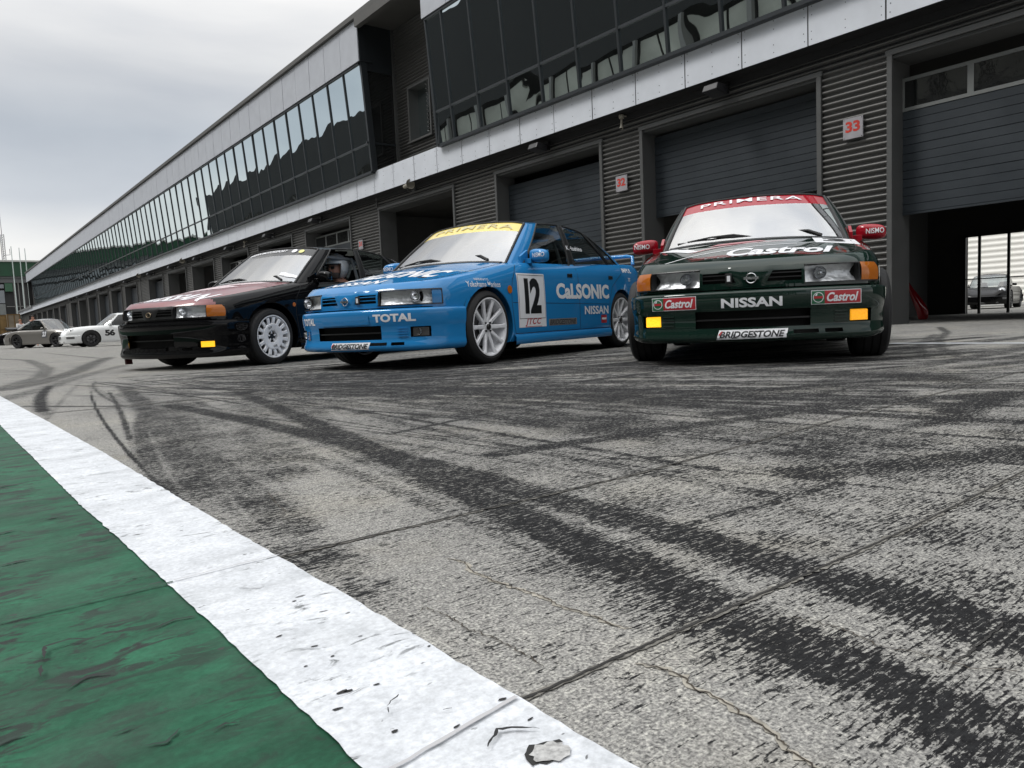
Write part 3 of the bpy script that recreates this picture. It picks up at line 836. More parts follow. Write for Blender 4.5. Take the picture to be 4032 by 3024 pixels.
    wiper(root, (-.50, -.58, .902), (-.44, -.04, .922), (-.44, .02, .905)); wiper(root, (-.475, .02, .925), (-.56, .60, .915), (-.46, .50, .893))
    for sg in (1, -1):
        for x in (-1.365, -2.27):
            p = SH.at(SH.s_of_x(x), .755, 0); dh = MB(); dh.obox((x, sg*(p[1]+.0035), .755), (.048, 0, 0), (0, .003, 0), (0, 0, .018)); dh.obox((x+.008, sg*(p[1]+.009), .762), (.034, 0, .0), (0, .004, 0), (0, 0, .006))
            dh.build('door_handle', black_plastic, objs[('door_front' if x > -1.5 else 'door_rear', sg)], bevel=.004)
    for sg in (1, -1):
        wheel(root, 0, sg*cfg.get('track', .814), sg, cfg['wheel'], r=cfg.get('wr', .303), rr=cfg.get('rr', .237), steer=cfg.get('steer', 0), wd=cfg.get('tw', .205)); wheel(root, -2.55, sg*cfg.get('track', .814), sg, cfg['wheel'], r=cfg.get('wr', .303), rr=cfg.get('rr', .237))
    # seams
    seam_m = pmat('panel_gap', (.004, .004, .005), .8)
    zt = lambda x: SH.top(x, float(np.interp(SH.s_of_x(x), SH.S, SH.y)), 0, 1)
    for sg in (1, -1):
        def side(pts, w_=.006, m=seam_m, nm='panel_gap'):
            return project(nm, line2d([(-x if sg > 0 else x, z) for x, z in pts], w_), m, root, bvb, (0, 0, 0), (-sg, 0, 0) if sg > 0 else (1, 0, 0), (0, 0, 1), (0, sg, 0), off=.0012, step=.05, reach=1.2)
        # project() starts .3 outside the origin plane, so lift the origin to the flank
        def side2(pts, w_=.006, m=seam_m, nm='panel_gap'):
            U = (-1, 0, 0) if sg > 0 else (1, 0, 0)
            return project(nm, line2d([((-x) if sg > 0 else x, z) for x, z in pts], w_), m, root, bvb, (0, sg*.80, 0), U, (0, 0, 1), (0, sg, 0), off=.0012, step=.05, reach=.55)
        side2([(-.50, .85), (-.44, .80), (-.355, .70), (-.33, .60), (-.325, .50), (-.36, .27), (-.37, .235)])
        side2([(-1.53, .865), (-1.53, .5), (-1.53, .235)])
        side2([(-2.64, .885), (-2.56, .80), (-2.44, .74), (-2.30, .66), (-2.22, .52), (-2.19, .38), (-2.19, .235)])
        side2([(-.37, .232), (-2.19, .232)], .005)
        side2([(-.34, .50), (-2.2, .475)], .004)
        side2([(-2.88, .505), (-3.1, .51)], .006)
        # bonnet shut line on the deck
        pts = []
        for x in np.linspace(.60, -.40, 24):
            ye = SH.at(SH.s_of_x(x), .8)[1]; ye = float(np.interp(SH.s_of_x(x), SH.S, SH.y)) - SH.p[2] - .01
            pts.append((sg*ye*(1 - HOODF)+0, -x))
        project('panel_gap', line2d(pts, .006), seam_m, root, bvb, (0, 0, .9), (0, 1, 0), (-1, 0, 0), (0, 0, 1), off=.0015, step=.05, reach=.8)
    tail = cfg.get('spoiler')
    if tail:
        sp = MB()
        sp.tube([(-3.36, -.60, .95), (-3.40, -.58, 1.045), (-3.43, -.50, 1.06), (-3.46, 0, 1.07), (-3.43, .50, 1.06), (-3.40, .58, 1.045), (-3.36, .60, .95)], [.022, .02, .022, .024, .022, .02, .022], 10)
        sp.build('boot_spoiler', paint, root, smooth=True)
    return bvb, gb, objs
RUB_P = [(0.9, 0.12, [(1.291, 7.021), (1.318, 6.407), (0.962, 4.355), (1.298, 5.168), (1.058, 3.781), (0.765, 2.562), (0.641, 2.095), (0.514, 1.628), (0.455, 1.303), (0.406, 1.17), (0.403, 1.269), (0.396, 1.411), (0.393, 1.601), (0.449, 2.018), (0.511, 2.372), (0.54, 2.857), (0.624, 3.369), (0.831, 4.146)]), (0.9, 0.1, [(1.586, 4.76), (1.748, 4.439), (1.275, 3.071), (1.038, 2.662), (0.787, 1.954), (0.701, 1.758), (0.672, 1.791), (0.82, 2.189), (1.11, 3.104), (1.103, 3.336)]), (0.775, 0.08, [(1.487, 3.689), (1.351, 3.07), (1.135, 2.376), (1.094, 2.109), (1.014, 1.849), (0.965, 1.621), (0.943, 1.476), (0.882, 1.264), (0.865, 1.189), (0.806, 1.188), (0.74, 1.217), (0.758, 1.353), (0.769, 1.496), (0.829, 1.747), (0.96, 2.17), (1.122, 2.708)]), (0.78, 0.08, [(1.759, 4.295), (1.792, 3.593), (1.826, 2.953), (2.085, 3.06), (2.011, 2.505), (1.965, 2.11), (1.968, 1.732), (1.546, 1.364), (1.516, 1.555), (1.428, 1.785), (1.466, 2.138), (1.506, 2.51), (1.508, 3.067), (1.565, 3.638)]), (0.7, 0.16, [(2.035, 2.046), (1.99, 1.645), (2.164, 1.472), (2.247, 1.267), (2.346, 1.013), (2.292, 0.745), (1.299, 0.42), (1.293, 0.473), (1.281, 0.568), (1.279, 0.662), (1.332, 0.823), (1.349, 0.966), (1.45, 1.262), (1.555, 1.567)]), (0.9, 0.16, [(3.785, 3.983), (4.04, 2.879), (4.082, 2.06), (4.093, 1.334), (3.479, 1.133), (3.285, 1.346), (3.275, 1.738), (3.458, 2.465), (3.223, 3.394)]), (0.9, 0.08, [(2.407, 2.669), (2.434, 2.444), (2.51, 2.072), (2.385, 1.4), (2.222, 1.304), (2.14, 1.684), (2.035, 2.046), (2.133, 2.368)]), (0.875, 0.1, [(2.511, 3.154), (2.632, 2.313), (2.483, 2.183), (2.303, 2.353), (2.371, 2.805)]), (0.9, 0.1, [(2.558, 6.221), (3.033, 5.158), (2.931, 3.641), (2.912, 2.558), (2.8, 2.46), (2.711, 3.369), (2.699, 4.593)]), (0.9, 0.1, [(2.146, 5.976), (2.304, 4.949), (2.264, 3.654), (2.155, 3.211), (1.995, 3.224), (2.108, 4.531), (1.978, 5.515)]), (0.6875, 0.1, [(0.74, 1.217), (0.873, 1.158), (0.866, 0.987), (0.803, 0.754), (0.793, 0.705), (0.664, 0.593), (0.65, 0.676), (0.669, 0.807), (0.707, 1.019)]), (0.625, 0.1, [(0.662, 0.865), (0.908, 0.617), (0.848, 0.576), (0.603, 0.411), (0.576, 0.475), (0.614, 0.637), (0.627, 0.747)]), (0.6875, 0.06, [(0.4, 1.176), (0.399, 1.06), (0.401, 0.825), (0.441, 0.904), (0.441, 1.066)]), (0.5625, 0.06, [(0.394, 1.13), (0.49, 1.125), (0.468, 1.007), (0.406, 0.84), (0.394, 0.888), (0.405, 1.035)]), (0.625, 0.08, [(0.635, 0.53), (0.704, 0.499), (0.689, 0.398), (0.673, 0.342), (0.681, 0.278), (0.643, 0.217), (0.574, 0.213), (0.492, 0.285), (0.572, 0.359), (0.589, 0.436)]), (0.4375, 0.04, [(0.403, 0.488), (0.463, 0.461), (0.449, 0.428), (0.452, 0.359), (0.4, 0.349), (0.404, 0.434)]), (0.375, 0.06, [(0.504, 1.031), (0.554, 0.921), (0.548, 0.775), (0.451, 0.643), (0.417, 0.741), (0.458, 0.909)]), (0.525, 0.06, [(0.747, 2.585), (1.409, 4.329), (0.747, 1.966), (0.578, 1.43), (0.47, 1.087), (0.443, 1.17), (0.483, 1.394), (0.568, 1.793)])]
RUB_L = [(0.45, 0.012, [(1.105, 3.112), (0.832, 2.28), (0.66, 1.772), (0.534, 1.399), (0.471, 1.202)]), (0.5, 0.015, [(1.038, 2.662), (0.81, 1.885), (0.761, 1.688), (0.678, 1.371), (0.656, 1.268)]), (0.6, 0.01, [(1.335, 2.979), (1.312, 2.521), (1.3, 2.295)]), (0.6, 0.01, [(1.294, 2.637), (1.17, 2.129), (1.098, 1.838), (1.082, 1.764)]), (0.7, 0.012, [(1.253, 3.618), (1.441, 4.334), (1.597, 5.009)]), (0.6, 0.012, [(0.851, 2.931), (1.373, 4.394), (1.606, 4.923)]), (0.7, 0.13, [(0.356, 6.612), (0.574, 7.042), (0.901, 8.137), (1.286, 9.632), (1.807, 12.096), (2.415, 14.609)]), (0.6, 0.1, [(0.292, 5.527), (0.542, 6.155), (0.956, 7.632), (1.407, 9.002), (1.827, 10.134)]), (0.65, 0.1, [(0.962, 19.224), (1.316, 15.949), (1.087, 10.866), (0.786, 8.405), (0.529, 7.417), (0.368, 6.817)]), (0.6, 0.08, [(1.29, 22.649), (1.898, 24.47), (2.339, 23.713), (2.264, 18.854), (2.188, 13.903)]), (0.4, 0.1, [(1.473, 19.079), (1.758, 16.695), (1.524, 12.036), (1.228, 9.204), (0.862, 7.326), (0.559, 6.338)]), (0.5, 0.08, [(1.492, 29.492), (2.447, 26.698), (3.643, 24.201)]), (0.75, 0.05, [(10.937, 4.583), (9.034, 3.701), (7.513, 3.153), (6.117, 2.559), (5.196, 2.07)]), (0.7, 0.06, [(8.488, 3.595), (6.747, 2.971), (5.832, 2.583), (4.944, 2.157)]), (0.8, 0.03, [(0.363, 4.816), (0.555, 4.489), (0.743, 4.228)]), (0.5, 0.02, [(0.279, 3.396), (0.598, 5.221), (0.962, 7.188)])]
CRACKS = [[(0.584, 0.943), (0.594, 0.911), (0.579, 0.872), (0.577, 0.815), (0.581, 0.77), (0.589, 0.716), (0.582, 0.679), (0.589, 0.646), (0.591, 0.616), (0.588, 0.599), (0.597, 0.577)], [(0.443, 0.786), (0.456, 0.796), (0.464, 0.752), (0.46, 0.713), (0.465, 0.682), (0.468, 0.657), (0.468, 0.619), (0.466, 0.588), (0.463, 0.57)], [(0.538, 0.515), (0.548, 0.491), (0.551, 0.464), (0.539, 0.441), (0.542, 0.422), (0.539, 0.403), (0.535, 0.386), (0.531, 0.372), (0.528, 0.355), (0.523, 0.342), (0.514, 0.324), (0.512, 0.306), (0.506, 0.293)], [(0.741, 0.488), (0.753, 0.468), (0.758, 0.448), (0.762, 0.422), (0.756, 0.385), (0.748, 0.374), (0.757, 0.353), (0.765, 0.327), (0.763, 0.306), (0.766, 0.286), (0.795, 0.255)], [(1.015, 1.002), (1.037, 0.989), (1.078, 0.955)], [(0.554, 1.63), (0.525, 1.493), (0.513, 1.401)], [(1.147, 0.658), (1.167, 0.707), (1.202, 0.765), (1.195, 0.815), (1.14, 0.875)], [(1.031, 0.499), (1.06, 0.493)]]
# ================================================================ GROUND
def ground_points():
    # polar sheet round the camera: fine where it is seen close up
    th = []
    a = 0.0
    av = 52.5                       # view azimuth (degrees from +X)
    fine = np.linspace(av - 40, av + 40, 560); coarse = np.linspace(av + 40, av + 320, 120)[1:-1]
    th = np.radians(np.concatenate([fine, coarse]))
    r = [0.0]; q = .30
    while q < 900: r.append(q); q *= 1.013 if q < .9 else 1.0068 if q < 9 else 1.015 if q < 14 else (1.03 if q < 60 else 1.12)
    return np.array(r), th
def build_ground():
    rr_, th = ground_points(); nr, na = len(rr_), len(th)
    X = np.outer(rr_, np.cos(th)); Y = np.outer(rr_, np.sin(th))
    P = np.stack([X.ravel(), Y.ravel()], 1)
    rub = np.zeros(len(P))
    def segd(P, A, B):
        A = np.array(A); B = np.array(B); d = B - A; L2 = max(1e-9, d @ d); t = np.clip(((P - A) @ d)/L2, 0, 1); q = A + t[:, None]*d
        return np.hypot(*(P - q).T)
    for inten, soft, poly in RUB_P:
        pp = np.array(poly); lo, hi = pp.min(0) - .3, pp.max(0) + .3
        m = np.all((P > lo) & (P < hi), 1); Q = P[m]
        if not len(Q): continue
        ins = np.zeros(len(Q), bool); dist = np.full(len(Q), 9.0); j = len(pp) - 1
        for i in range(len(pp)):
            xi, yi = pp[i]; xj, yj = pp[j]
            c = ((yi > Q[:, 1]) != (yj > Q[:, 1])) & (Q[:, 0] < (xj - xi)*(Q[:, 1] - yi)/((yj - yi) or 1e-9) + xi)
            ins ^= c; dist = np.minimum(dist, segd(Q, pp[j], pp[i])); j = i
        sd = np.where(ins, dist, -dist); s_ = soft * (1 + .25*np.hypot(*Q.T))
        v = np.clip(.5 + sd/(2*s_), 0, 1) * inten
        rub[m] = 1 - (1 - rub[m])*(1 - v)
    for inten, hw, line in RUB_L:
        for A, B in zip(line, line[1:]):
            lo = np.minimum(A, B) - hw*3; hi = np.maximum(A, B) + hw*3
            m = np.all((P > lo) & (P < hi), 1)
            if not m.any(): continue
            d = segd(P[m], A, B); w_ = hw*1.6; v = np.clip(1.3 - d/w_, 0, 1) * inten
            rub[m] = np.maximum(rub[m], v)
    # long faint tyre arcs sweeping through the apron
    rs = np.random.RandomState(3)
    sel = np.where((np.hypot(*P.T) < 13) & (P[:, 1] > -1) & (P[:, 0] > -1))[0]; PS = P[sel]; RS = rub[sel]
    order = np.argsort(PS[:, 1]); PS = PS[order]; RS = RS[order]; sel = sel[order]; ykey = PS[:, 1].copy()
    def stroke(pts, hw, it, edge=1.35, fade=3):
        pts = np.array(pts); lo, hi = pts.min(0) - hw*2, pts.max(0) + hw*2
        i0, i1 = np.searchsorted(ykey, [lo[1], hi[1]]); Q = PS[i0:i1]; k = np.where((Q[:, 0] > lo[0]) & (Q[:, 0] < hi[0]))[0]
        if not len(k): return
        Q = Q[k]; best = np.zeros(len(Q)); n = len(pts) - 1
        for i in range(n):
            A, B = pts[i], pts[i+1]; m = (Q[:, 1] > min(A[1], B[1]) - hw*2) & (Q[:, 1] < max(A[1], B[1]) + hw*2)
            if m.any(): best[m] = np.maximum(best[m], np.clip(edge - segd(Q[m], A, B)/hw, 0, 1)*it*min(1, (n - i)/fade, (i + 1)/fade))
        RS[i0 + k] = np.maximum(RS[i0 + k], best)
    # tyre tracks fanning out from where cars swing round by the line
    for k in range(340):
        s0 = np.array([rs.uniform(.75, 1.9), rs.uniform(4.0, 7.4)]); ang = R(rs.uniform(-86, 10)) if rs.rand() < .8 else R(rs.uniform(-100, -60))
        ln = rs.uniform(2.0, 7.5); e0 = s0 + ln*np.array([math.cos(ang), math.sin(ang)]); cm = (s0 + e0)/2 + rs.normal(0, .10, 2)*ln*.5
        hw = rs.choice([.010, .018, .03, .05, .09]); it = rs.uniform(.55, 1.05) * (1 if hw < .05 else .88)
        stroke([((1-t)**2*s0 + 2*t*(1-t)*cm + t*t*e0) for t in np.linspace(0, 1, 14)], hw, it)
    for k in range(200):      # braking streaks running across the lane toward the garages
        x0, y0 = rs.uniform(.5, 6), rs.uniform(.1, 5.5); a = rs.normal(R(-12), .25); ln = rs.uniform(1, 4.5); hw = rs.choice([.012, .03, .08, .13]); it = rs.uniform(.45, .95)
        kk = rs.normal(0, .05); pts = [(x0, y0)]
        for i in range(9): pts.append((pts[-1][0] + math.cos(a)*ln/9, pts[-1][1] + math.sin(a)*ln/9)); a += kk*ln/9
        stroke(pts, hw, it)
    for _ in range(150):
        x0 = rs.uniform(.6, 6.5); y0 = rs.uniform(1.5, 11); a = rs.normal(R(-38), .35) if rs.rand() < .7 else rs.normal(R(100), .3); k = rs.normal(0, .10); ln = rs.uniform(1.2, 5); hw = rs.choice([.015, .03, .09, .12]); it = rs.uniform(.15, .6)
        pts = [(x0, y0)]
        for i in range(10): pts.append((pts[-1][0] + math.cos(a)*ln/10, pts[-1][1] + math.sin(a)*ln/10)); a += k*ln/10
        stroke(pts, hw, it, 1.2)
    rub[sel] = RS
    far = np.clip((np.hypot(*P.T) - 6)/10, 0, 1)
    near = np.clip(1.6 - np.hypot(*P.T)/3.2, 0, 1); band = np.clip((P[:, 0] - .45)/.5, 0, 1); rub = np.maximum(rub, .32 + .20*near*band + .06*band); rub = np.minimum(1, rub*(1 + .12*near))
    F_ = []
    idx = np.arange(nr*na).reshape(nr, na); nx = np.roll(idx, -1, 1)
    q = np.stack([idx[:-1], nx[:-1], nx[1:], idx[1:]], -1)[1:].reshape(-1, 4)
    q = q[:, [0, 3, 2, 1]]
    me = bpy.data.meshes.new('ground')
    me.vertices.add(len(P) ); me.vertices.foreach_set('co', np.column_stack([P, np.zeros(len(P))]).ravel())
    tri = np.stack([idx[0], nx[1], idx[1]], -1)[:, [0, 2, 1]]
    nl = len(q)*4 + len(tri)*3; me.loops.add(nl); me.polygons.add(len(q) + len(tri))
    me.loops.foreach_set('vertex_index', np.concatenate([q.ravel(), tri.ravel()]))
    me.polygons.foreach_set('loop_start', np.concatenate([np.arange(len(q))*4, len(q)*4 + np.arange(len(tri))*3]))
    me.update(calc_edges=True); me.validate()
    at_ = me.attributes.new('rubber', 'FLOAT', 'POINT'); at_.data.foreach_set('value', rub.astype(np.float32))
    o = bpy.data.objects.new('ground', me); C.objects.link(o); return o
def ground_mat():
    m = bpy.data.materials.new('broomed_concrete'); m.use_nodes = True; t = m.node_tree; b = t.nodes['Principled BSDF']
    g = N(t, 'ShaderNodeNewGeometry'); pos = g.outputs['Position']
    def noise(scale, st=(1, 1, 1), det=4, rough=.6, dist=0.0):
        mp_ = N(t, 'ShaderNodeMapping', inp={'Scale': st, 'Rotation': (0, 0, R(-1.5))}); L(t, pos, mp_.inputs[0])
        n = N(t, 'ShaderNodeTexNoise', inp={'Scale': scale, 'Detail': det, 'Roughness': rough, 'Distortion': dist}); L(t, mp_.outputs[0], n.inputs['Vector']); return n.outputs['Fac']
    at_ = N(t, 'ShaderNodeAttribute', attribute_name='rubber'); rub = at_.outputs['Fac']
    fine = noise(260, det=3); grain = noise(70, det=5, rough=.7); blot = noise(1.6, det=5); blot2 = noise(7, det=4)
    groove = noise(46, (1.0, 4.6, 1), det=5, rough=.62, dist=.5)      # deposits follow the broomed texture across the lane
    speck = noise(85, (1, 1.6, 1), det=5, rough=.75, dist=.6)
    longs = noise(30, (.5, 9.0, 1), det=4, rough=.6, dist=.25)
    # distance blend: speckle survives only close by
    base = ramp(t, blot, [(.28, (.245, .242, .233)), (.52, (.30, .295, .280)), (.75, (.365, .352, .315))])
    c = mixc(t, 1.0, base.outputs[0], ramp(t, grain, [(.30, (.58, .58, .59)), (.5, (1, 1, 1)), (.72, (1.38, 1.38, 1.35))]).outputs[0], 'MULTIPLY')
    c = mixc(t, 1.0, c, ramp(t, fine, [(.34, (.42, .42, .43)), (.5, (1, 1, 1)), (.66, (1.75, 1.74, 1.70))]).outputs[0], 'MULTIPLY')
    warm = ramp(t, noise(2.3, det=3), [(.55, 0), (.75, 1)])
    c = mixc(t, mth(t, 'MULTIPLY', warm.outputs[0], .35), c, (.33, .30, .235), 'MIX')
    # rubber deposits
    n_mix = mth(t, 'ADD', mth(t, 'MULTIPLY', longs, .28), mth(t, 'ADD', mth(t, 'MULTIPLY', groove, .34), mth(t, 'MULTIPLY', speck, .38)))
    spread = mth(t, 'ADD', rub, mth(t, 'MULTIPLY', mth(t, 'SUBTRACT', blot2, .5), .85))
    thr = N(t, 'ShaderNodeMapRange', inp={'From Min': 0, 'From Max': 1, 'To Min': .615, 'To Max': .430}); L(t, spread, thr.inputs[0])
    dd = mth(t, 'SUBTRACT', n_mix, thr.outputs[0]); mask = mth(t, 'MULTIPLY', dd, 26.0, clamp=True)
    sp_d = N(t, 'ShaderNodeVectorMath', operation='LENGTH'); L(t, pos, sp_d.inputs[0])
    wide = ramp(t, mth(t, 'MULTIPLY', noise(.9, det=2), 1.0), [(.35, .35), (.65, 1)]).outputs[0]
    dd2 = N(t, 'ShaderNodeMapRange', inp={'From Min': 1.5, 'From Max': 5, 'To Min': .26, 'To Max': .85}); L(t, sp_d.outputs['Value'], dd2.inputs[0])
    sm = N(t, 'ShaderNodeMapRange', inp={'From Min': .15, 'From Max': 1}); L(t, rub, sm.inputs[0]); sm0 = mth(t, 'MULTIPLY', sm.outputs[0], dd2.outputs[0]); sm_out = mth(t, 'MULTIPLY', sm0, 1.0)
    c = mixc(t, sm_out, c, (.060, .061, .064), 'MIX')      # thin grey film
    rc = ramp(t, grain, [(.3, (.008, .008, .009)), (.75, (.024, .025, .027))])
    c = mixc(t, mth(t, 'MULTIPLY', mask, .98), c, rc.outputs[0], 'MIX')
    L(t, c, b.inputs['Base Color'])
    b.inputs['Roughness'].default_value = .9; b.inputs['Specular IOR Level'].default_value = .08
    hgt = mth(t, 'ADD', mth(t, 'MULTIPLY', grain, 1.0), mth(t, 'ADD', mth(t, 'MULTIPLY', longs, 2.6), mth(t, 'MULTIPLY', fine, .5)))
    bp = N(t, 'ShaderNodeBump', inp={'Strength': .55, 'Distance': .006}); L(t, hgt, bp.inputs['Height']); L(t, bp.outputs[0], b.inputs['Normal'])
    return m
gr_o = build_ground(); gr_o.data.materials.append(ground_mat()); tag(gr_o, kind='structure')

def strip_mesh(name, left, right_, z, mat_, rag=0.0, sub=.02):
    """flat painted strip between two polylines that share y stations"""
    def res(pts):
        out = []
        for (x0, y0), (x1, y1) in zip(pts, pts[1:]):
            n = max(1, int(math.hypot(x1-x0, y1-y0)/ (sub if min(y0, y1) < 4 else sub*8))); out += [(x0 + (x1-x0)*k/n, y0 + (y1-y0)*k/n) for k in range(n)]
        return out + [pts[-1]]
    Rr = res(right_); ly = [p[1] for p in left]; lx = [p[0] for p in left]
    m = MB(); G = []
    for x, y in Rr:
        xl = float(np.interp(y, ly, lx)); 
        a = random.gauss(0, rag); G.append([(xl + random.gauss(0, rag), y, z), (xl*.5 + x*.5, y, z), (x + a, y, z)])
    m.grid(G); o = m.build(name, mat_, recalc=False); tag(o, kind='structure')
    if o.data.polygons[0].normal.z < 0: o.data.flip_normals()
    return o
def paint_mat(name, ramp_cols, dirt, chip, thr=.585, bmp=.5, fm=.45, var=.08):
    m = bpy.data.materials.new(name); m.use_nodes = True; t = m.node_tree; b = t.nodes['Principled BSDF']
    g = N(t, 'ShaderNodeNewGeometry'); pos = g.outputs['Position']
    def noise(scale, st=(1, 1, 1), det=4, rough=.6, dist=0.0):
        mp_ = N(t, 'ShaderNodeMapping', inp={'Scale': st}); L(t, pos, mp_.inputs[0])
        n = N(t, 'ShaderNodeTexNoise', inp={'Scale': scale, 'Detail': det, 'Roughness': rough, 'Distortion': dist}); L(t, mp_.outputs[0], n.inputs['Vector']); return n.outputs['Fac']
    c = ramp(t, noise(16, det=6, rough=.7), ramp_cols).outputs[0]
    fine = noise(150, det=3)
    c = mixc(t, 1.0, c, ramp(t, fine, [(.3, .84), (.7, 1.14)]).outputs[0], 'MULTIPLY')
    c = mixc(t, 1.0, c, ramp(t, noise(3.2, (1, 2, 1), 5, .65), [(.35, 1 - var), (.62, 1 + var*.6)]).outputs[0], 'MULTIPLY')
    sm = mth(t, 'MULTIPLY', mth(t, 'SUBTRACT', noise(13, (1, 2.4, 1), 6, .66, 1.0), thr), 16.0, clamp=True)
    big = ramp(t, noise(3.0, det=3), [(.38, 0), (.55, 1)]).outputs[0]
    c = mixc(t, mth(t, 'MULTIPLY', mth(t, 'MULTIPLY', sm, big), dirt), c, (.020, .026, .023), 'MIX')
    film = ramp(t, noise(5, (1, 2.2, 1), 5), [(.45, 0), (.72, 1)]).outputs[0]
    c = mixc(t, mth(t, 'MULTIPLY', film, dirt*fm), c, (.045, .055, .05), 'MIX')
    ch = mth(t, 'MULTIPLY', mth(t, 'SUBTRACT', noise(30, (1, 1.9, 1), 3, .5, .3), .70), 40.0, clamp=True)
    c = mixc(t, mth(t, 'MULTIPLY', ch, chip), c, (.045, .045, .045), 'MIX')
    L(t, c, b.inputs['Base Color']); b.inputs['Roughness'].default_value = .6; b.inputs['Specular IOR Level'].default_value = .15
    hgt = mth(t, 'ADD', noise(90, det=6, rough=.75), mth(t, 'MULTIPLY', noise(26, (1, 3, 1), 4), .35))
    bp = N(t, 'ShaderNodeBump', inp={'Strength': bmp, 'Distance': .006}); L(t, hgt, bp.inputs['Height']); L(t, bp.outputs[0], b.inputs['Normal'])
    return m
wm = paint_mat('white_track_paint', [(.3, (.50, .52, .55)), (.6, (.60, .62, .65))], .75, .8, .590, .22, .35)
gmm = paint_mat('green_track_paint', [(.25, (.012, .062, .034)), (.5, (.016, .085, .046)), (.75, (.022, .112, .062))], 1.0, .9, .512, .18, .5, .42)
WO = [(.404, -1.5), (.404, .397), (.403, .6), (.402, .9), (.396, 1.14), (.390, 1.65), (.384, 2.5), (.362, 3.69), (.312, 5.85), (.20, 9.0), (-.05, 14), (-.9, 24), (-3.5, 45), (-9, 80)]
WI = [(.242, -1.5), (.242, .54), (.239, .75), (.237, .9), (.233, 1.12), (.228, 1.41), (.217, 1.78), (.208, 2.56), (.193, 3.85), (.14, 5.85), (.03, 9.0), (-.23, 14), (-1.1, 24), (-3.75, 45), (-9.3, 80)]
GL = [(x - 1.9 - .02*y, y) for x, y in WI]
strip_mesh('painted_line', WI, WO, .004, wm, rag=.0009)
strip_mesh('painted_verge', GL, [(x + .004, y) for x, y in WI], .0015, gmm, rag=.0)
far_line = MB(); far_line.add([(6.66, -8, .004), (6.78, -8, .004), (6.74, 3.2, .004), (6.62, 3.2, .004)], [(0, 1, 2, 3)]); tag(far_line.build('painted_line', wm), kind='structure')
# slab joints (sawn grooves) and cracks
def ribbon(name, pts, wd, z, mat_, jit=0.0, step=.03, taper=True):
    out = []
    for (x0, y0), (x1, y1) in zip(pts, pts[1:]):
        n = max(1, int(math.hypot(x1-x0, y1-y0)/step)); out += [(x0 + (x1-x0)*k/n, y0 + (y1-y0)*k/n) for k in range(n)]
    out.append(pts[-1]); m = MB(); G = []
    for i, p in enumerate(out):
        a, b = out[max(0, i-1)], out[min(len(out)-1, i+1)]; d = Vector((b[0]-a[0], b[1]-a[1])).normalized(); n = Vector((-d.y, d.x))
        e = min(1, min(i, len(out)-1-i)/6 + .25) if taper else 1
        w_ = wd * e * (1 + random.gauss(0, .22 if jit else .08)); o_ = random.gauss(0, jit)
        G.append([(p[0] + n.x*(o_ + w_/2), p[1] + n.y*(o_ + w_/2), z), (p[0] + n.x*(o_ - w_/2), p[1] + n.y*(o_ - w_/2), z)])
    m.grid(G); o = m.build(name, mat_, recalc=False)
    if o.data.polygons[0].normal.z < 0: o.data.flip_normals()
    tag(o, kind='structure'); return o
joint_dark = pmat('joint_filler', (.022, .021, .020), .9, noise=(80, .6)); joint_edge = pmat('joint_edge', (.155, .148, .133), .9, noise=(90, .6), bump=(120, .6))
crack_m = pmat('crack', (.045, .036, .026), .9, noise=(60, .5)); crack_e = pmat('crack_edge', (.28, .262, .225), .9, noise=(40, .5))
JY = [-.66, -.06, .54, 1.14]
for j, y in enumerate(JY + [4.2 + 3.1*k for k in range(8)]):
    near = y < 2
    x0 = .400; x1 = 8.0 if near else 12.4
    pts = [(x0, y - .006), (1.2, y), (2.3, y + (.09 if y == 1.14 else .05)), (3.9, y + (.20 if y == 1.14 else .12)), (x1, y + .36)] if near else [(x0, y), (x1, y)]
    ribbon('slab_joint', pts, .009 if near else .014, .0016, joint_edge, 0.0016, .008 if near else .3, False)
    ribbon('slab_joint', pts, .0036 if near else .006, .0026, joint_dark, .0007, .008 if near else .3, False)
ribbon('slab_joint', [(-1.7, 1.10), (.24, 1.125)], .004, .0056, pmat('painted_joint', (.012, .050, .030), .8), .0008, .015, False)
ribbon('slab_joint', [(.242, 1.126), (.398, 1.134)], .0025, .0068, pmat('painted_joint_white', (.40, .40, .41), .8), .0005, .015, False)
ribbon('slab_joint', [(.18, .500), (.400, .536)], .004, .0068, pmat('painted_joint_white', (.42, .42, .43), .7), .0005, .015, False)
ribbon('slab_joint', [(.742, .303), (.80, .305), (.914, .308)], .0028, .0016, joint_dark, .0012, .006)
for k, pts in enumerate(CRACKS):
    if k in (0, 2): ribbon('ground_crack', pts, .006, .0009, crack_e, .0026, .006)
    ribbon('ground_crack', pts, .0016, .0018, crack_m, .0014, .004)
# rubber shreds and scuffs lying on the paint
shred = pmat('rubber_shred', (.012, .012, .013), .8)
def gp(px, py):      # point of the apron seen at a pixel of the photograph, used while measuring
    d = right*(px - 2016) + down*(py - 1512) + fwd*F; tt = -CAMH/d.z; return (d.x*tt, d.y*tt)
for k_, (pts, w_) in enumerate([([(.219, .508), (.205, .520), (.197, .533)], .004), ([(.168, .53), (.176, .55), (.184, .558)], .006), ([(.066, .95), (.070, .985), (.095, .99), (.112, .975)], .004),
                ([(.062, .93), (.058, .90)], .005), ([(.300, .60), (.318, .612)], .003), ([(.295, .588), (.300, .597)], .0025), ([(.335, .56), (.342, .556)], .004), ([(.33, .485), (.352, .50), (.366, .492), (.38, .478)], .003)]):
    ribbon('rubber_shred', pts, w_, .008, shred, .0006, .004)

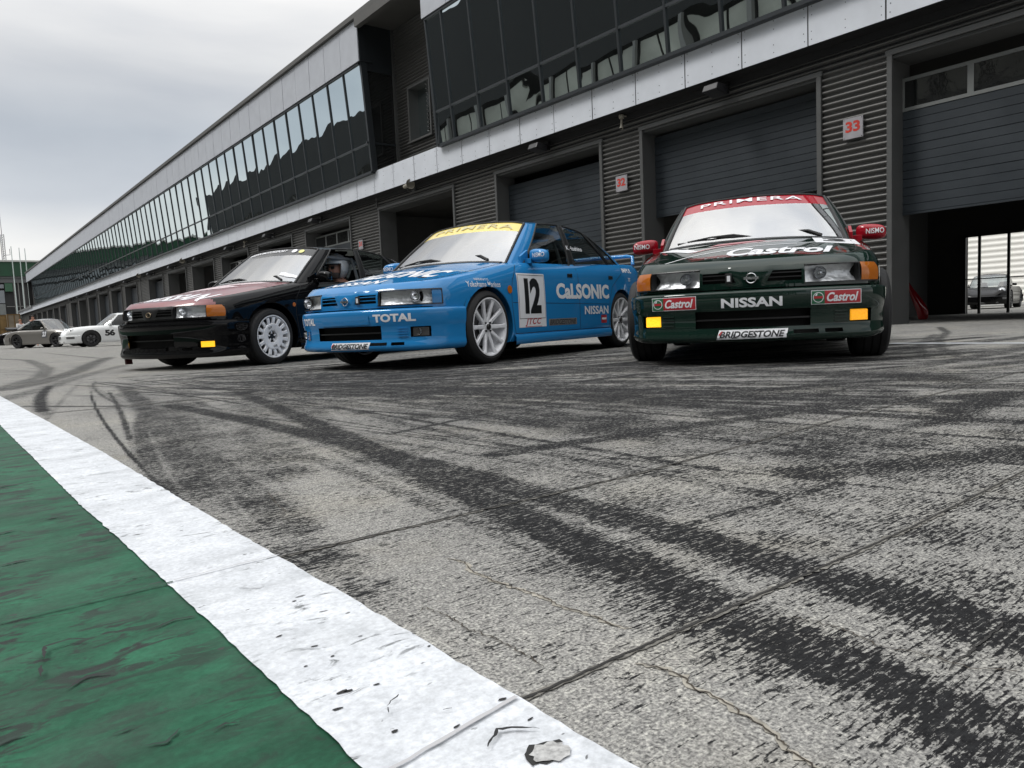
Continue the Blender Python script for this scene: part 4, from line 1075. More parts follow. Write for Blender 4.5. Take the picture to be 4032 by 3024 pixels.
def blob(name, c, r, z, mat_, el=1.6, n=13, ang=0.0):
    m = MB(); v = []
    for i in range(n):
        a = 2*PI*i/n; q = r*random.uniform(.72, 1.15); x, y = q*el*math.cos(a), q*math.sin(a)
        v.append((c[0] + x*math.cos(ang) - y*math.sin(ang), c[1] + x*math.sin(ang) + y*math.cos(ang), z))
    m.add(v, [tuple(range(n))]); o = m.build(name, mat_, recalc=False); tag(o, kind='structure'); return o
chipc = pmat('chipped_concrete', (.36, .36, .355), .9, noise=(160, .5)); chipd = pmat('chip_shade_and_specks', (.02, .02, .02), .9)
cp = gp(2160, 2985); blob('paint_chip', (cp[0]-.002, cp[1]+.004), .0148, .0049, chipd, 1.35, 22); blob('paint_chip', (cp[0]+.001, cp[1]-.001), .0142, .0058, chipc, 1.35, 22)  # wider dark blob beneath paints shade round the chip's edge
for px, py, r in ((1350, 2742, .0045), (1375, 2738, .003), (1310, 2600, .002), (1485, 2712, .0022), (1240, 2560, .0022), (1630, 2510, .0018), (1690, 2560, .002), (1980, 2772, .0032), (1555, 2900, .003), (1800, 2880, .002), (1160, 2380, .002), (1420, 2520, .0016), (1100, 2520, .0022), (1205, 2640, .002), (1330, 2810, .0028), (2090, 2850, .0018)):
    blob('paint_chip', gp(px, py), r*.7, .0049, chipd, random.uniform(1.4, 3.0), 9, random.uniform(-.3, .3))  # small black dots on the white line, their own dark colour
for k in range(34):
    y = random.uniform(.5, 2.2); x = .225 - random.uniform(.005, .10 + .22*y); a = random.gauss(0, .25); l = random.uniform(.008, .035)*(1 + .4*y); b = random.uniform(-.35, .35)*l
    ribbon('rubber_shred', [(x, y), (x + l*.5*math.cos(a), y + l*.5*math.sin(a) + b), (x + l*math.cos(a), y + l*math.sin(a))], random.uniform(.0012, .004)*(1 + .5*y), .004, shred if k % 3 else pmat('scuff', (.012, .03, .022), .8), .0003, .003)
def decal(root, bvh, kind, shape, mat_, at_, off=.002, name='lettering', step=.03, flip=1, tilt=0):
    """kind: front / side (flip=1 left flank, -1 right flank) / hood; at_ = centre in car coordinates"""
    c, s_ = math.cos(R(tilt)), math.sin(R(tilt)); v, f = shape; v = [(x*c - y*s_, x*s_ + y*c) for x, y in v]
    if kind == 'front': return project(name, (v, f), mat_, root, bvh, (.78, at_[0], at_[1]), (0,1,0), (0,0,1), (1,0,0), off, step, .75)
    if kind == 'side': return project(name, (v, f), mat_, root, bvh, (at_[0], flip*.80, at_[1]), (-flip,0,0), (0,0,1), (0,flip,0), off, step, .6)
    if kind == 'hood': return project(name, (v, f), mat_, root, bvh, (at_[0], at_[1], .90), (0,1,0), (-1,0,0), (0,0,1), off, step, .8)
def T(b, w_, h_, sh=0, bold=.0, space=1.0): return text2d(b, w_, h_, sh, bold, space)
def mirror_text(root, side, back):
    mo = [o for o in root.children if o.name.startswith('door_mirror') and (sum(v.co.y for v in o.data.vertices) * side > 0)][0]
    bv = BVHTree.FromPolygons([v.co.copy() for v in mo.data.vertices], [tuple(p.vertices) for p in mo.data.polygons])
    project('lettering', T('NISMO', .125, .040, 0, .012), white_vinyl, mo, bv, (-.70, side*.895, .918), (0,1,0), (0,0,1), (1,0,0), .003, .02)
def bridgestone(root, bvh, kind, w_, h_, at_, flip=1, white=True, name='lettering'):
    if white: decal(root, bvh, kind, poly2d([(-w_*.53, -h_*.62), (w_*.50, -h_*.55), (w_*.53, h_*.62), (-w_*.485, h_*.62)]), white_vinyl, at_, .0015, flip=flip)
    decal(root, bvh, kind, T('BRIDGESTONE', w_*.97, h_*.84, .3, .03), black_vinyl, at_, .0035, flip=flip)
    q = .45 * w_ * (1 if kind != 'x' else 1)
    decal(root, bvh, kind, poly2d([(-w_*.50, h_*.0), (-w_*.455, h_*.45), (-w_*.43, h_*.45), (-w_*.475, -h_*.1)]), red_vinyl, at_, .004, flip=flip, name='logo_mark')

# ---- blue saloon --------------------------------------------------------
blue = pmat('blue_paint', (.018, .190, .455), .28, coat=1, spec=.5, noise=(1.3, .04))
yellow_strip = pmat('yellow_sun_strip', (.72, .58, .16), .2, coat=1)
ba = empty('racing_saloon', (3.377, 5.785, 0), R(-160.96), 'bright blue racing saloon with number 12 on its door, between the black and green cars', 'race car', 'racing saloons parked before the garages')
bvB, gB, oB = saloon(ba, dict(paint=blue, corner='clear', wheel='ten', banner=yellow_strip, fog=pmat('clear_fog_lens', (.05, .05, .05), .12, coat=1), fog_glass=True, spoiler=True, grille_badge=1, slat=blue, cage=cage_mat))
decal(ba, bvB, 'front', T('TOTAL', .335, .062, 0, .045), white_vinyl, (.455, .407)); decal(ba, bvB, 'front', T('TOTAL', .215, .060, 0, .045), white_vinyl, (-.49, .402))
bridgestone(ba, bvB, 'front', .40, .046, (.035, .196))
decal(ba, bvB, 'front', rect2d(.52, .078), blue, (-.01, .400), .006, name='plate_recess')
decal(ba, bvB, 'hood', T('NISSAN', .60, .15, 0, .03), white_vinyl, (.60, -.09))
decal(ba, bvB, 'hood', T('CALSONIC', 1.02, .32, .12, .04), white_vinyl, (.27, .06))
decal(ba, bvB, 'side', rect2d(.455, .475), white_vinyl, (-.650, .518), .0015, name='number_plate')
q = [(x, z) for x, z in ((-.215, -.16), (.215, -.16), (.215, .222), (-.215, .222))]
for a, b in zip(q, q[1:] + q[:1]): decal(ba, bvB, 'side', line2d([a, b], .004), black_vinyl, (-.650, .518), .003, name='plate_border')
decal(ba, bvB, 'side', T('12', .27, .315, 0, .045, .82), black_vinyl, (-.665, .558), .003)
decal(ba, bvB, 'side', T('JTCC', .27, .072, .35, .02, 1.1), red_vinyl, (-.655, .325), .003); decal(ba, bvB, 'side', rect2d(.27, .004), red_vinyl, (-.66, .286), .003, name='plate_border')
decal(ba, bvB, 'side', T('CaLSONIC', 1.12, .150, 0, .045), white_vinyl, (-1.64, .605)); decal(ba, bvB, 'side', T('NISSAN', .54, .084, 0, .025), white_vinyl, (-1.90, .417))
decal(ba, bvB, 'side', rect2d(.53, .062), pmat('grey_vinyl', (.17, .17, .17), .4), (-1.19, .315), .0015, name='sticker'); decal(ba, bvB, 'side', T('BRIDGESTONE', .50, .048, .3, .012), black_vinyl, (-1.19, .315), .003)
decal(ba, bvB, 'side', rect2d(.13, .082), red_vinyl, (-2.06, .322), .0015, name='sticker'); decal(ba, bvB, 'side', rect2d(.11, .02), white_vinyl, (-2.06, .325), .003, name='sticker')
decal(ba, bvB, 'side', T('Yokohama Marinos', .43, .046, 0, .012), white_vinyl, (.05, .652)); decal(ba, bvB, 'side', T('NISSAN F.C.', .175, .018, 0, .008), white_vinyl, (.07, .692))
decal(ba, bvB, 'side', T('IMPUL', .27, .05, .1, .03), white_vinyl, (-2.75, .845)); decal(ba, bvB, 'side', T('TS', .07, .04, .3, .03), white_vinyl, (-2.79, .745))
decal(ba, bvB, 'side', disc2d(.035), amber, (-.30, .612), .004, name='side_repeater')
project('lettering', T('K.Hoshino', .33, .045, 0, .02), white_vinyl, ba, gB, (-1.68, .62, 1.04), (-1, 0, 0), (0, 0, 1), (0, 1, 0), .003, .04, 1.0)
project('lettering', T('PRIMERA', .92, .075, 0, .004, 1.1), pmat('faded_yellow_grey_vinyl', (.52, .47, .24), .4), ba, gB, (-.90, .05, 1.222), (0, 1, 0), (-.84, 0, .54), (.54, 0, .84), .006, .025, .9)
for s_ in (1, -1): mirror_text(ba, s_, blue)
for s_ in (1, -1): decal(ba, bvB, 'hood', poly2d([(-.05, -.012), (.05, -.012), (.05, .0), (.02, .016), (-.05, .014)]), black_plastic, (.46, s_*.50), .006, name='bonnet_pin')

# ---- green saloon -------------------------------------------------------
green = pmat('dark_green_paint', (.006, .019, .014), .28, coat=1, noise=(1.3, .05))
redp = pmat('red_paint', (.30, .006, .016), .22, coat=1)
ga = empty('racing_saloon', (4.75, 3.271, 0), R(-146.1), 'dark green racing saloon with red mirrors and red sun strip, rightmost of the three', 'race car', 'racing saloons parked before the garages')
bvG, gG, oG = saloon(ga, dict(paint=green, corner='amber', wheel='dark', track=.872, tw=.225, banner=redp, mirror=redp, fog=(amber_bright, amber_lit), grille_badge=-1, slat=black_plastic))
decal(ga, bvG, 'front', T('NISSAN', .365, .060, 0, .035), white_vinyl, (0, .399))
for s_, yc, wd in ((-1, -.485, .285), (1, .495, .285)):
    zc = .410
    decal(ga, bvG, 'front', rect2d(wd + .008, .086), white_vinyl, (yc, zc), .0012, name='sticker')
    decal(ga, bvG, 'front', rect2d(wd, .078), red_vinyl, (yc, zc), .0022, name='sticker')
    decal(ga, bvG, 'front', rect2d(.074, .078), green_vinyl, (yc - wd/2 + .037, zc), .0034, name='sticker')
    decal(ga, bvG, 'front', ring2d(.027, .031), white_vinyl, (yc - wd/2 + .037, zc), .0046, name='logo_mark')
    decal(ga, bvG, 'front', rect2d(.05, .014), red_vinyl, (yc - wd/2 + .037, zc), .0058, name='logo_mark'); decal(ga, bvG, 'front', poly2d([(-.02, .010), (-.008, .010), (-.004, .026), (-.014, .020)]), white_vinyl, (yc - wd/2 + .037, zc), .0046, name='logo_mark')
    decal(ga, bvG, 'front', T('Castrol', .185, .056, .3, .03), white_vinyl, (yc + .036, zc), .0036)
bridgestone(ga, bvG, 'front', .405, .048, (0, .200))
decal(ga, bvG, 'hood', T('Castrol', .68, .33, .3, .035), white_vinyl, (.395, .18), tilt=0)
decal(ga, bvG, 'hood', rect2d(.29, .40), white_vinyl, (-.17, .57), .0015, name='number_square'); decal(ga, bvG, 'hood', T('3', .15, .26, 0, .05), black_vinyl, (-.19, .56), .003)
decal(ga, bvG, 'hood', line2d([(-.55, -.62), (-.42, -.42), (-.29, -.33), (-.14, -.25), (.03, -.14), (.30, -.09)], .016), white_vinyl, (0, 0), .0022, name='stripe')
decal(ga, bvG, 'hood', poly2d([(-.70, .30), (-.44, -.17), (-.36, -.17), (-.42, -.02), (-.60, .33)]), white_vinyl, (0, 0), .0022, name='stripe')
decal(ga, bvG, 'hood', poly2d([(-.44, -.28), (-.32, -.14), (-.10, .03), (.24, .14), (.24, .17), (-.12, .08), (-.34, -.08)]), redp, (0, 0), .0024, name='stripe')
decal(ga, bvG, 'hood', line2d([(-.40, -.12), (-.06, .02), (.27, .13), (.30, .10)], .012), white_vinyl, (0, 0), .0030, name='stripe')
decal(ga, bvG, 'hood', poly2d([(-.30, .05), (-.10, .10), (.10, .20), (.05, .26), (-.25, .18)]), pmat('pink_vinyl', (.45, .2, .22), .4), (0, 0), .0024, name='stripe')
for s_ in (1, -1): decal(ga, bvG, 'hood', poly2d([(-.05, -.012), (.05, -.012), (.05, .0), (.02, .016), (-.05, .014)]), black_plastic, (.38, s_*.60), .006, name='bonnet_pin')
project('lettering', T('PRIMERA', .80, .060, 0, .004, 1.12), white_vinyl, ga, gG, (-.905, -.02, 1.222), (0, 1, 0), (-.84, 0, .54), (.54, 0, .84), .006, .025, .9)
for s_ in (1, -1): mirror_text(ga, s_, redp)

# ---- black coupe-nosed saloon ------------------------------------------
black = pmat('black_paint', (.004, .004, .0045), .22, coat=1)
black.node_tree.nodes['Principled BSDF'].inputs['Coat Weight'].default_value = .55
rose = pmat('faded_red_bonnet', (.150, .007, .016), .38, coat=.6, noise=(5, .25))
ka = empty('racing_saloon', (2.445, 8.33, 0), R(-156.9), 'black racing saloon with faded red bonnet, left of the blue car', 'race car', 'racing saloons parked before the garages')
bvK, gK, oK = saloon(ka, dict(paint=black, hood=rose, corner='amber', wheel='rally', emblem='oval', fog=amber_bright, grille=black_plastic, slat=black_plastic, open_window=True, fog_dz=-.045, wr=.288, rr=.214, deep=True, banner=pmat('black_sun_strip', (.03, .03, .03), .3, coat=1)))
decal(ka, bvK, 'hood', T('NISSAN', 1.02, .30, .1, .03), white_vinyl, (.52, .04), .0022)
decal(ka, bvK, 'hood', poly2d([(-.55, -.10), (-.2, -.16), (.15, -.06), (.30, .05), (-.1, .22), (-.48, .15)]), pmat('worn_white_vinyl', (.52, .42, .44), .5, noise=(30, .6)), (0, 0), .002, name='sticker')
decal(ka, bvK, 'hood', poly2d([(-.35, .2), (.2, .18), (.5, .30), (.1, .42), (-.4, .36)]), pmat('worn_white_vinyl', (.5, .4, .42)), (0, 0), .002, name='sticker')
decal(ka, bvK, 'front', rect2d(.02, .03), white_vinyl, (-.32, .305), name='sticker'); decal(ka, bvK, 'front', disc2d(.012), pmat('grey_vinyl', (.17, .17, .17)), (-.32, .345), name='sticker')
for sx, sy, ww in ((-.30, .06, .09), (-.18, .03, .12), (-.06, .0, .08), (.1, .02, .1)):
    project('sticker', rect2d(ww, .045), white_vinyl, ka, gK, (-.55, .56 + sx*.35, .905 + sy*.6), (0, 1, 0), (-.84, 0, .54), (.54, 0, .84), .006, .025, .9)
for yy, ww in ((.40, .07), (.30, .10)): project('sticker', disc2d(.035), pmat('pale_yellow_vinyl', (.65, .65, .25), .4) if yy > .35 else white_vinyl, ka, gK, (-.90, yy, 1.222), (0, 1, 0), (-.84, 0, .54), (.54, 0, .84), .006, .025, .9)
project('lettering', T('NISSAN MOTORSPORT', .62, .045, .2, .02), white_vinyl, ka, gK, (-.90, -.12, 1.222), (0, 1, 0), (-.84, 0, .54), (.54, 0, .84), .006, .025, .9)
decal(ka, bvK, 'side', disc2d(.022), amber, (-.30, .612), .004, name='side_repeater')
m = MB(); p = SH.at(SH.s_of_y(.66), .15, .02); m.obox((p[0]-.02, -.66, .11), (.035, 0, 0), (0, .012, 0), (.012, .012, .052)); m.build('loose_splitter', pmat('dark_red_plastic', (.05, .006, .008), .5), ka)
# ================================================================ PIT BUILDING
W, DX = 12.53, 12.93
Y_END = 132.5
clad = pmat('grey_cladding', (.112, .111, .107), .42, .35, noise=(1.1, .12), bump=(6, .12))
trim_m = pmat('grey_trim', (.090, .092, .091), .5, .2, noise=(2, .10))
door_m = pmat('slate_door', (.024, .031, .038), .5, noise=(1.5, .15))
fascia_m = pmat('pale_fascia', (.62, .65, .70), .5, noise=(2.2, .07), bump=(5, .05))
joint_m = pmat('fascia_joint', (.012, .010, .016), .8)
dark_m = pmat('dark_soffit', (.012, .012, .013), .7)
mull_m = pmat('dark_mullion', (.028, .033, .037), .4, .3)
roof_m = pmat('roof_edge', (.085, .083, .078), .6, noise=(2, .2))
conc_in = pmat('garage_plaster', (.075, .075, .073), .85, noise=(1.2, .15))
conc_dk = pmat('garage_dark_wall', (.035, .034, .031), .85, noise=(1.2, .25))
pitb = empty('pit_building', (W, 60, 0), 0, 'long two-storey pit building with corrugated grey walls, garage doors and tilted glazing', 'building')
_inv = Vector((-W, -60, 0))
def bpart(mb, name, mats, parent=None, **k):
    mb.v = [(x - W, y - 60, z) for x, y, z in mb.v]
    return mb.build(name, mats, parent or pitb, **k)
def corr(mb, X, y0, y1, z0, z1, pitch=.105, depth=.058, per=8):
    n = max(2, int((z1 - z0)/pitch*per)); G = []
    for i in range(n + 1):
        z = z0 + (z1 - z0)*i/n; ph = z/pitch*2*PI; d = depth*(math.tanh(1.9*math.sin(ph))/.955 - 1)*.5
        G.append([(X + d*-1 - depth*0, y0, z), (X + d*-1, y1, z)])
    mb.grid(G)
DOORS = [(1.87, 6.06), (7.19, 11.40), (12.56, 16.71), (18.73, 23.48), (25.66, 29.91), (31.3, 35.6), (36.95, 41.3), (42.65, 47.05), (48.4, 52.8), (54.2, 58.4), (62.3, 66.7), (68.2, 72.6), (74.0, 78.6), (79.8, 84.5), (85.9, 90.6), (92.0, 96.5), (100.6, 105.6), (107.3, 111.6), (113.1, 118.1), (119.8, 124.1), (126.0, 130.7), (132.5, 136.9), (138.5, 143.)]
ZT = 4.315; ZS = 4.752
edges = [-6.0] + [e for d in DOORS for e in d] + [155.5]
prev = -6.0
walls = [(-6.0, DOORS[0][0])] + [(a[1], b[0]) for a, b in zip(DOORS, DOORS[1:])] + [(DOORS[-1][1], 155.5)]
for a, b in walls:
    m = MB(); corr(m, W, a, b, 0, ZT + .05, per=8 if a < 60 else 4); m.box((W + .032, a, 0), (W + .05, b, ZT)) if False else None
    wo_ = bpart(m, 'cladding_panel', clad, smooth=True, angle=80)
    q = MB(); q.box((W + .06, a + .002, 0), (DX + .25, b - .002, ZT)); bpart(q, 'wall_pier', conc_dk)
m = MB(); corr(m, W, -6, 155.5, ZT + .055, ZS - .13); bpart(m, 'lintel_cladding', clad, smooth=True, angle=80)
m = MB(); m.box((W + .05, -6, ZT + .056), (DX + .1, 155.5, ZS)); m.box((W - .02, -6, ZS - .13), (W + .05, 155.5, ZS)); bpart(m, 'lintel', dark_m)
# ground floor interior shell
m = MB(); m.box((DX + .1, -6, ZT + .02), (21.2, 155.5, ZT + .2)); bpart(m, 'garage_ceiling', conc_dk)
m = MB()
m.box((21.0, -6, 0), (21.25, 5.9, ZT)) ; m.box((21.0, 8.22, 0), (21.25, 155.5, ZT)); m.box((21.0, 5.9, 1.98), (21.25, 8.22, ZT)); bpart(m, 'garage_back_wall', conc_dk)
for (a, b), (c, d) in zip(DOORS, DOORS[1:]):
    mid = (b + c)/2
    if b < 6.5: mid = 9.2
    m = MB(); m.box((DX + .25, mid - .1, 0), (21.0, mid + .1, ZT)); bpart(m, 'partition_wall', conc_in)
# windows of the back opening of garage 33, container outside
op = MB()
for y in (5.92, 6.5, 7.2, 7.85, 8.19): op.box((20.96, y - .03, 0), (21.0, y + .03, 1.98))
op.box((20.96, 5.9, 1.93), (21.0, 8.22, 1.98)); op.box((20.97, 5.9, .86), (20.99, 8.22, .885)); bpart(op, 'rear_gate_frame', black_plastic)
# door states: (bottom of curtain, top of curtain, glazed row z0,z1 or None, colour)
state = {0: (1.83, 3.47, (3.47, 4.0)), 1: (2.49, 4.20, None), 2: (0, 4.02, None), 3: None, 4: (0, 3.57, (3.57, 4.08)), 5: (0, 4.0, None), 6: (0, 3.3, (3.3, 4.0)), 7: None, 8: None, 9: (0, 4.1, None), 10: (0, 4.1, None), 11: (1.6, 4.1, None), 12: (0, 4.1, None), 13: (0, 4.1, None), 14: None, 15: (0, 4.1, None)}
gar_glass = pmat('door_glazing', (.012, .013, .013), .04, spec=.9, bump=(3, .12))
for i, (a, b) in enumerate(DOORS):
    f = MB(); tw = .085
    f.box((W - .035, a, 0), (W + .012, a + tw, ZT)); f.box((W - .035, b - tw, 0), (W + .012, b, ZT)); f.box((W - .038, a - .02, ZT - .01), (W + .012, b + .02, ZT + .075))
    fr = bpart(f, 'door_frame', trim_m, bevel=.004 if i < 4 else 0)
    q = MB(); q.box((W + .012, a + .01, 0), (DX + .24, a + .055, ZT - .01)); q.box((W + .012, b - .055, 0), (DX + .24, b - .01, ZT - .01)); q.box((W + .012, a + .055, ZT - .06), (DX + .24, b - .055, ZT - .012)); bpart(q, 'door_reveal', trim_m, fr)
    if i == 4 or i == 6: pass
    st = state.get(i, (0, 4.1, None))
    if st is None: continue
    z0, z1, gl_ = st; ns = max(2, round((z1 - z0)/.1355)); c = MB(); y0, y1 = a + .056, b - .056
    for k in range(ns):
        za = z0 + (z1 - z0)*k/ns; zb_ = z0 + (z1 - z0)*(k + 1)/ns; gap = .006 if (k % 4) else .011
        c.add([(DX, y0, za + gap), (DX, y1, za + gap), (DX, y1, zb_ - .004), (DX, y0, zb_ - .004), (DX + .012, y0, za), (DX + .012, y1, za), (DX + .012, y1, zb_), (DX + .012, y0, zb_)], [(0, 3, 2, 1), (0, 1, 5, 4), (3, 7, 6, 2)])
    c.box((DX + .014, y0, z0), (DX + .05, y1, z1)); c.box((DX - .004, y0, z0 - .03), (DX + .05, y1, z0 + .002) if z0 > .1 else (DX + .04, y1, z0 + .001))
    do = bpart(c, 'garage_door', door_m, recalc=False)
    if gl_:
        g0, g1 = gl_; n = 4; gm_ = MB(); px = MB()
        gm_.box((DX - .012, y0, g0 + .0), (DX + .03, y1, g0 + .055)); gm_.box((DX - .012, y0, g1 - .055), (DX + .03, y1, g1))
        for k in range(n + 1):
            yy = y0 + (y1 - y0)*k/n; hw = .045 if 0 < k < n else .03; gm_.box((DX - .010, max(y0, yy - hw), g0 + .055), (DX + .03, min(y1, yy + hw), g1 - .055))
        bpart(gm_, 'window_frame', pmat('light_frame', (.20, .21, .205), .45, .2), do)
        px.box((DX + .004, y0 + .01, g0 + .03), (DX + .016, y1 - .01, g1 - .03)); bpart(px, 'window', gar_glass, do)
# lower fascia
XF, FZ0, FZ1 = 12.154, 4.752, 5.478
J0, JP = 5.904, 1.312
m = MB(); m.box((XF + .012, -6, FZ0 + .006), (XF + .14, 155.5, FZ1 - .004)); m.box((XF + .14, -6, FZ0 + .001), (W + .1, 155.5, FZ0 + .05)); bpart(m, 'fascia_backing', dark_m)
m = MB(); rv = MB(); k = -9
ys = [J0 + JP*k for k in range(-9, 115) if -6 < J0 + JP*k < 155.6]
for a, b in zip(ys, ys[1:]):
    g_ = .013; t1 = random.gauss(0, .0015)
    m.box((XF + t1, a + g_, FZ0), (XF + .012 + t1, b - g_, FZ1))
    if b < 30:
        for yy in (a + .07, (a + b)/2, b - .07):
            for zz in (FZ0 + .09, FZ0 + .22, FZ1 - .24, FZ1 - .10): rv.obox((XF - .001, yy + random.gauss(0, .004), zz), (.0035, 0, 0), (0, .0075, 0), (0, 0, .0075))
bpart(m, 'fascia_panel', fascia_m); bpart(rv, 'fascia_rivet', pmat('rivet', (.08, .09, .10), .5, .5))
m = MB(); m.box((XF + .0, -6, FZ1), (XF + .30, 155.5, FZ1 + .012)); m.box((12.0, 132.6, FZ1 - .3), (13.4, 155.5, FZ1 - .02)); bpart(m, 'ledge', pmat('ledge_grey', (.16, .165, .17), .6))
# upper fascia + roof
XU, UZ0, UZ1 = 11.70, 8.93, 10.22
for (a0, a1, p0) in ((22.70, Y_END, 22.70), (-6.0, 18.80, 18.80)):
    m = MB(); bk = MB()
    if a0 > 0: yy = [a0 + 1.315*k for k in range(200) if a0 + 1.315*k < a1] + [a1]
    else: yy = sorted([p0 - .02 - 1.285*k for k in range(30) if p0 - 1.285*k > a0] + [a0])
    for a, b in zip(yy, yy[1:]): m.box((XU + random.gauss(0, .002), a + .012, UZ0), (XU + .03, b - .012, UZ1))
    bpart(m, 'upper_fascia_panel', pmat('upper_fascia_grey', (.44, .46, .50), .5, noise=(2.2, .09), bump=(5, .05))); bk.box((XU + .03, a0 + .001, UZ0 + .003), (XU + .1, a1 - .001, UZ1 - .003)); bk.box((XU + .1, a0 + .03, UZ0 + .02), (12.2, a1 - .03, UZ0 + .10)); bpart(bk, 'upper_fascia_backing', mull_m)
m = MB(); m.box((XU - .10, -6, UZ1 + .02), (21.4, Y_END + .4, UZ1 + .17)); bpart(m, 'roof', roof_m)
m = MB(); m.box((XU - .10, 18.82, UZ1 - .27), (XU + .08, 22.68, UZ1 + .018)); m.box((XU + .08, 18.7, UZ1 - .06), (14, 22.8, UZ1 + .018)); bpart(m, 'roof_beam', roof_m)
# recessed bay between the two glazed fronts
m = MB(); corr(m, 13.05, 18.6, 20.60, 5.3, UZ1 - .05); corr(m, 13.05, 21.92, 22.76, 5.3, UZ1 - .05); corr(m, 13.05, 20.60, 21.92, 5.3, 6.33); corr(m, 13.05, 20.60, 21.92, 8.06, UZ1 - .05); bpart(m, 'bay_cladding', clad, smooth=True, angle=80)
m = MB(); 
for q in (((13.0, 20.56, 6.33), (13.5, 20.64, 8.06)), ((13.0, 21.88, 6.33), (13.5, 21.96, 8.06)), ((13.0, 20.64, 8.0), (13.5, 21.88, 8.06)), ((12.96, 20.50, 6.27), (13.5, 22.0, 6.33)), ((12.98, 22.74, 5.3), (13.1, 22.84, UZ1 - .05))): m.box(*q)
bf = bpart(m, 'bay_window_frame', trim_m); m = MB(); m.box((13.36, 20.64, 6.33), (13.38, 21.88, 8.0)); 
m2 = MB()
for k in range(26): m2.obox((12.99, 20.70 + .03*((k % 2)*2 - 1), 6.36 + k*.065), (.01, 0, 0), (0, .035, .02*((k % 2)*2 - 1)), (0, -.004, .012))
bpart(m2, 'blind_chain', trim_m, bf)
m3 = MB(); m3.box((12.2, 18.6, 5.30), (21.3, 22.8, 5.42)); bpart(m3, 'bay_floor', conc_dk)
facade = bpy.data.materials.new('mirror_glazing'); facade.use_nodes = True; t = facade.node_tree; t.nodes.clear()
o_ = N(t, 'ShaderNodeOutputMaterial'); mx = N(t, 'ShaderNodeMixShader', inp={0: .80}); d_ = N(t, 'ShaderNodeBsdfDiffuse', inp={'Color': (.004, .005, .005, 1)}); g_ = N(t, 'ShaderNodeBsdfGlossy', inp={'Color': (.84, .93, .94, 1), 'Roughness': .01})
ge = N(t, 'ShaderNodeNewGeometry'); mp_ = N(t, 'ShaderNodeMapping', inp={'Scale': (1, 1, .8)}); L(t, ge.outputs['Position'], mp_.inputs[0]); nn = N(t, 'ShaderNodeTexNoise', inp={'Scale': .9, 'Detail': 1, 'Roughness': .4}); L(t, mp_.outputs[0], nn.inputs['Vector'])
bp = N(t, 'ShaderNodeBump', inp={'Strength': .13, 'Distance': .05}); L(t, nn.outputs['Fac'], bp.inputs['Height']); L(t, bp.outputs[0], g_.inputs['Normal'])
L(t, d_.outputs[0], mx.inputs[1]); L(t, g_.outputs[0], mx.inputs[2]); L(t, mx.outputs[0], o_.inputs[0]); MATS['mirror_glazing'] = facade
bpart(m, 'bay_window', facade, bf)
GZ0, GZ1, GT = 5.47, 8.95, 6.37
def gx(z): return 12.06 + (11.78 - 12.06)*(z - GZ0)/(GZ1 - GZ0)
mull_R = [18.68] + [17.87 - 1.285*k for k in range(19)]; mull_L = [22.84] + [24.05 + 1.3155*k for k in range(84)]
mull_L[-1] = min(mull_L[-1], Y_END - .05)
cols_ = [(b, a) for a, b in zip(mull_R, mull_R[1:])] + list(zip(mull_L, mull_L[1:]))
cols_ = [(a, b) for a, b in cols_ if b > -4][:98]
for a, b in cols_:
    gm_ = MB(); hw = .028
    for z0, z1 in ((GZ0, GT - .02), (GT + .02, GZ1)):
        # each pane bows and leans by a hair, which is what breaks up the reflections
        tl, tw_ = random.gauss(0, .0028), random.gauss(0, .0022); bow = random.uniform(-.006, .006); G = []
        for i in range(5):
            u = i/4; row = []
            for j in range(5):
                v = j/4; z = z0 + (z1 - z0)*v; row.append((gx(z) + tl*(v - .5)*(z1 - z0) + tw_*(u - .5) + bow*(1 - (2*u - 1)**2)*(1 - (2*v - 1)**2), a + .01 + (b - a - .02)*u, z))
            G.append(row)
        gm_.grid(G, flip=True)
    pane = bpart(gm_, 'window', facade, smooth=True, recalc=False)
    fm = MB()
    fm.add([(gx(GZ0) - .04, b - hw, GZ0), (gx(GZ0) - .04, b + hw, GZ0), (gx(GZ0) + .06, b + hw, GZ0), (gx(GZ0) + .06, b - hw, GZ0), (gx(GZ1) - .04, b - hw, GZ1), (gx(GZ1) - .04, b + hw, GZ1), (gx(GZ1) + .06, b + hw, GZ1), (gx(GZ1) + .06, b - hw, GZ1)], [(0,3,2,1),(4,5,6,7),(0,1,5,4),(1,2,6,5),(2,3,7,6),(3,0,4,7)])
    fm.box((gx(GT) - .032, a + hw, GT - .03), (gx(GT) + .03, b - hw, GT + .03))
    bpart(fm, 'window_frame', mull_m, pane)
ef = MB(); 
for yy, sg in ((18.72, 1), (22.80, -1)):
    ef.add([(gx(GZ0) - .06, yy - .05, GZ0 - .02), (gx(GZ0) - .06, yy + .05, GZ0 - .02), (gx(GZ0) + .15, yy + .05, GZ0 - .02), (gx(GZ0) + .15, yy - .05, GZ0 - .02), (gx(GZ1) - .06, yy - .05, GZ1 + 1.2), (gx(GZ1) - .06, yy + .05, GZ1 + 1.2), (gx(GZ1) + .15, yy + .05, GZ1 + 1.2), (gx(GZ1) + .15, yy - .05, GZ1 + 1.2)], [(0,3,2,1),(4,5,6,7),(0,1,5,4),(1,2,6,5),(2,3,7,6),(3,0,4,7)])
ef.box((11.74, -6, GZ1 - .09), (11.86, 18.7, GZ1 - .01)); ef.box((11.74, 22.85, GZ1 - .09), (11.86, Y_END, GZ1 - .01)); ef.box((12.0, -6, 5.40), (12.16, 18.7, 5.475)); ef.box((12.0, 22.85, 5.40), (12.16, Y_END, 5.475))
bpart(ef, 'facade_frame', mull_m)
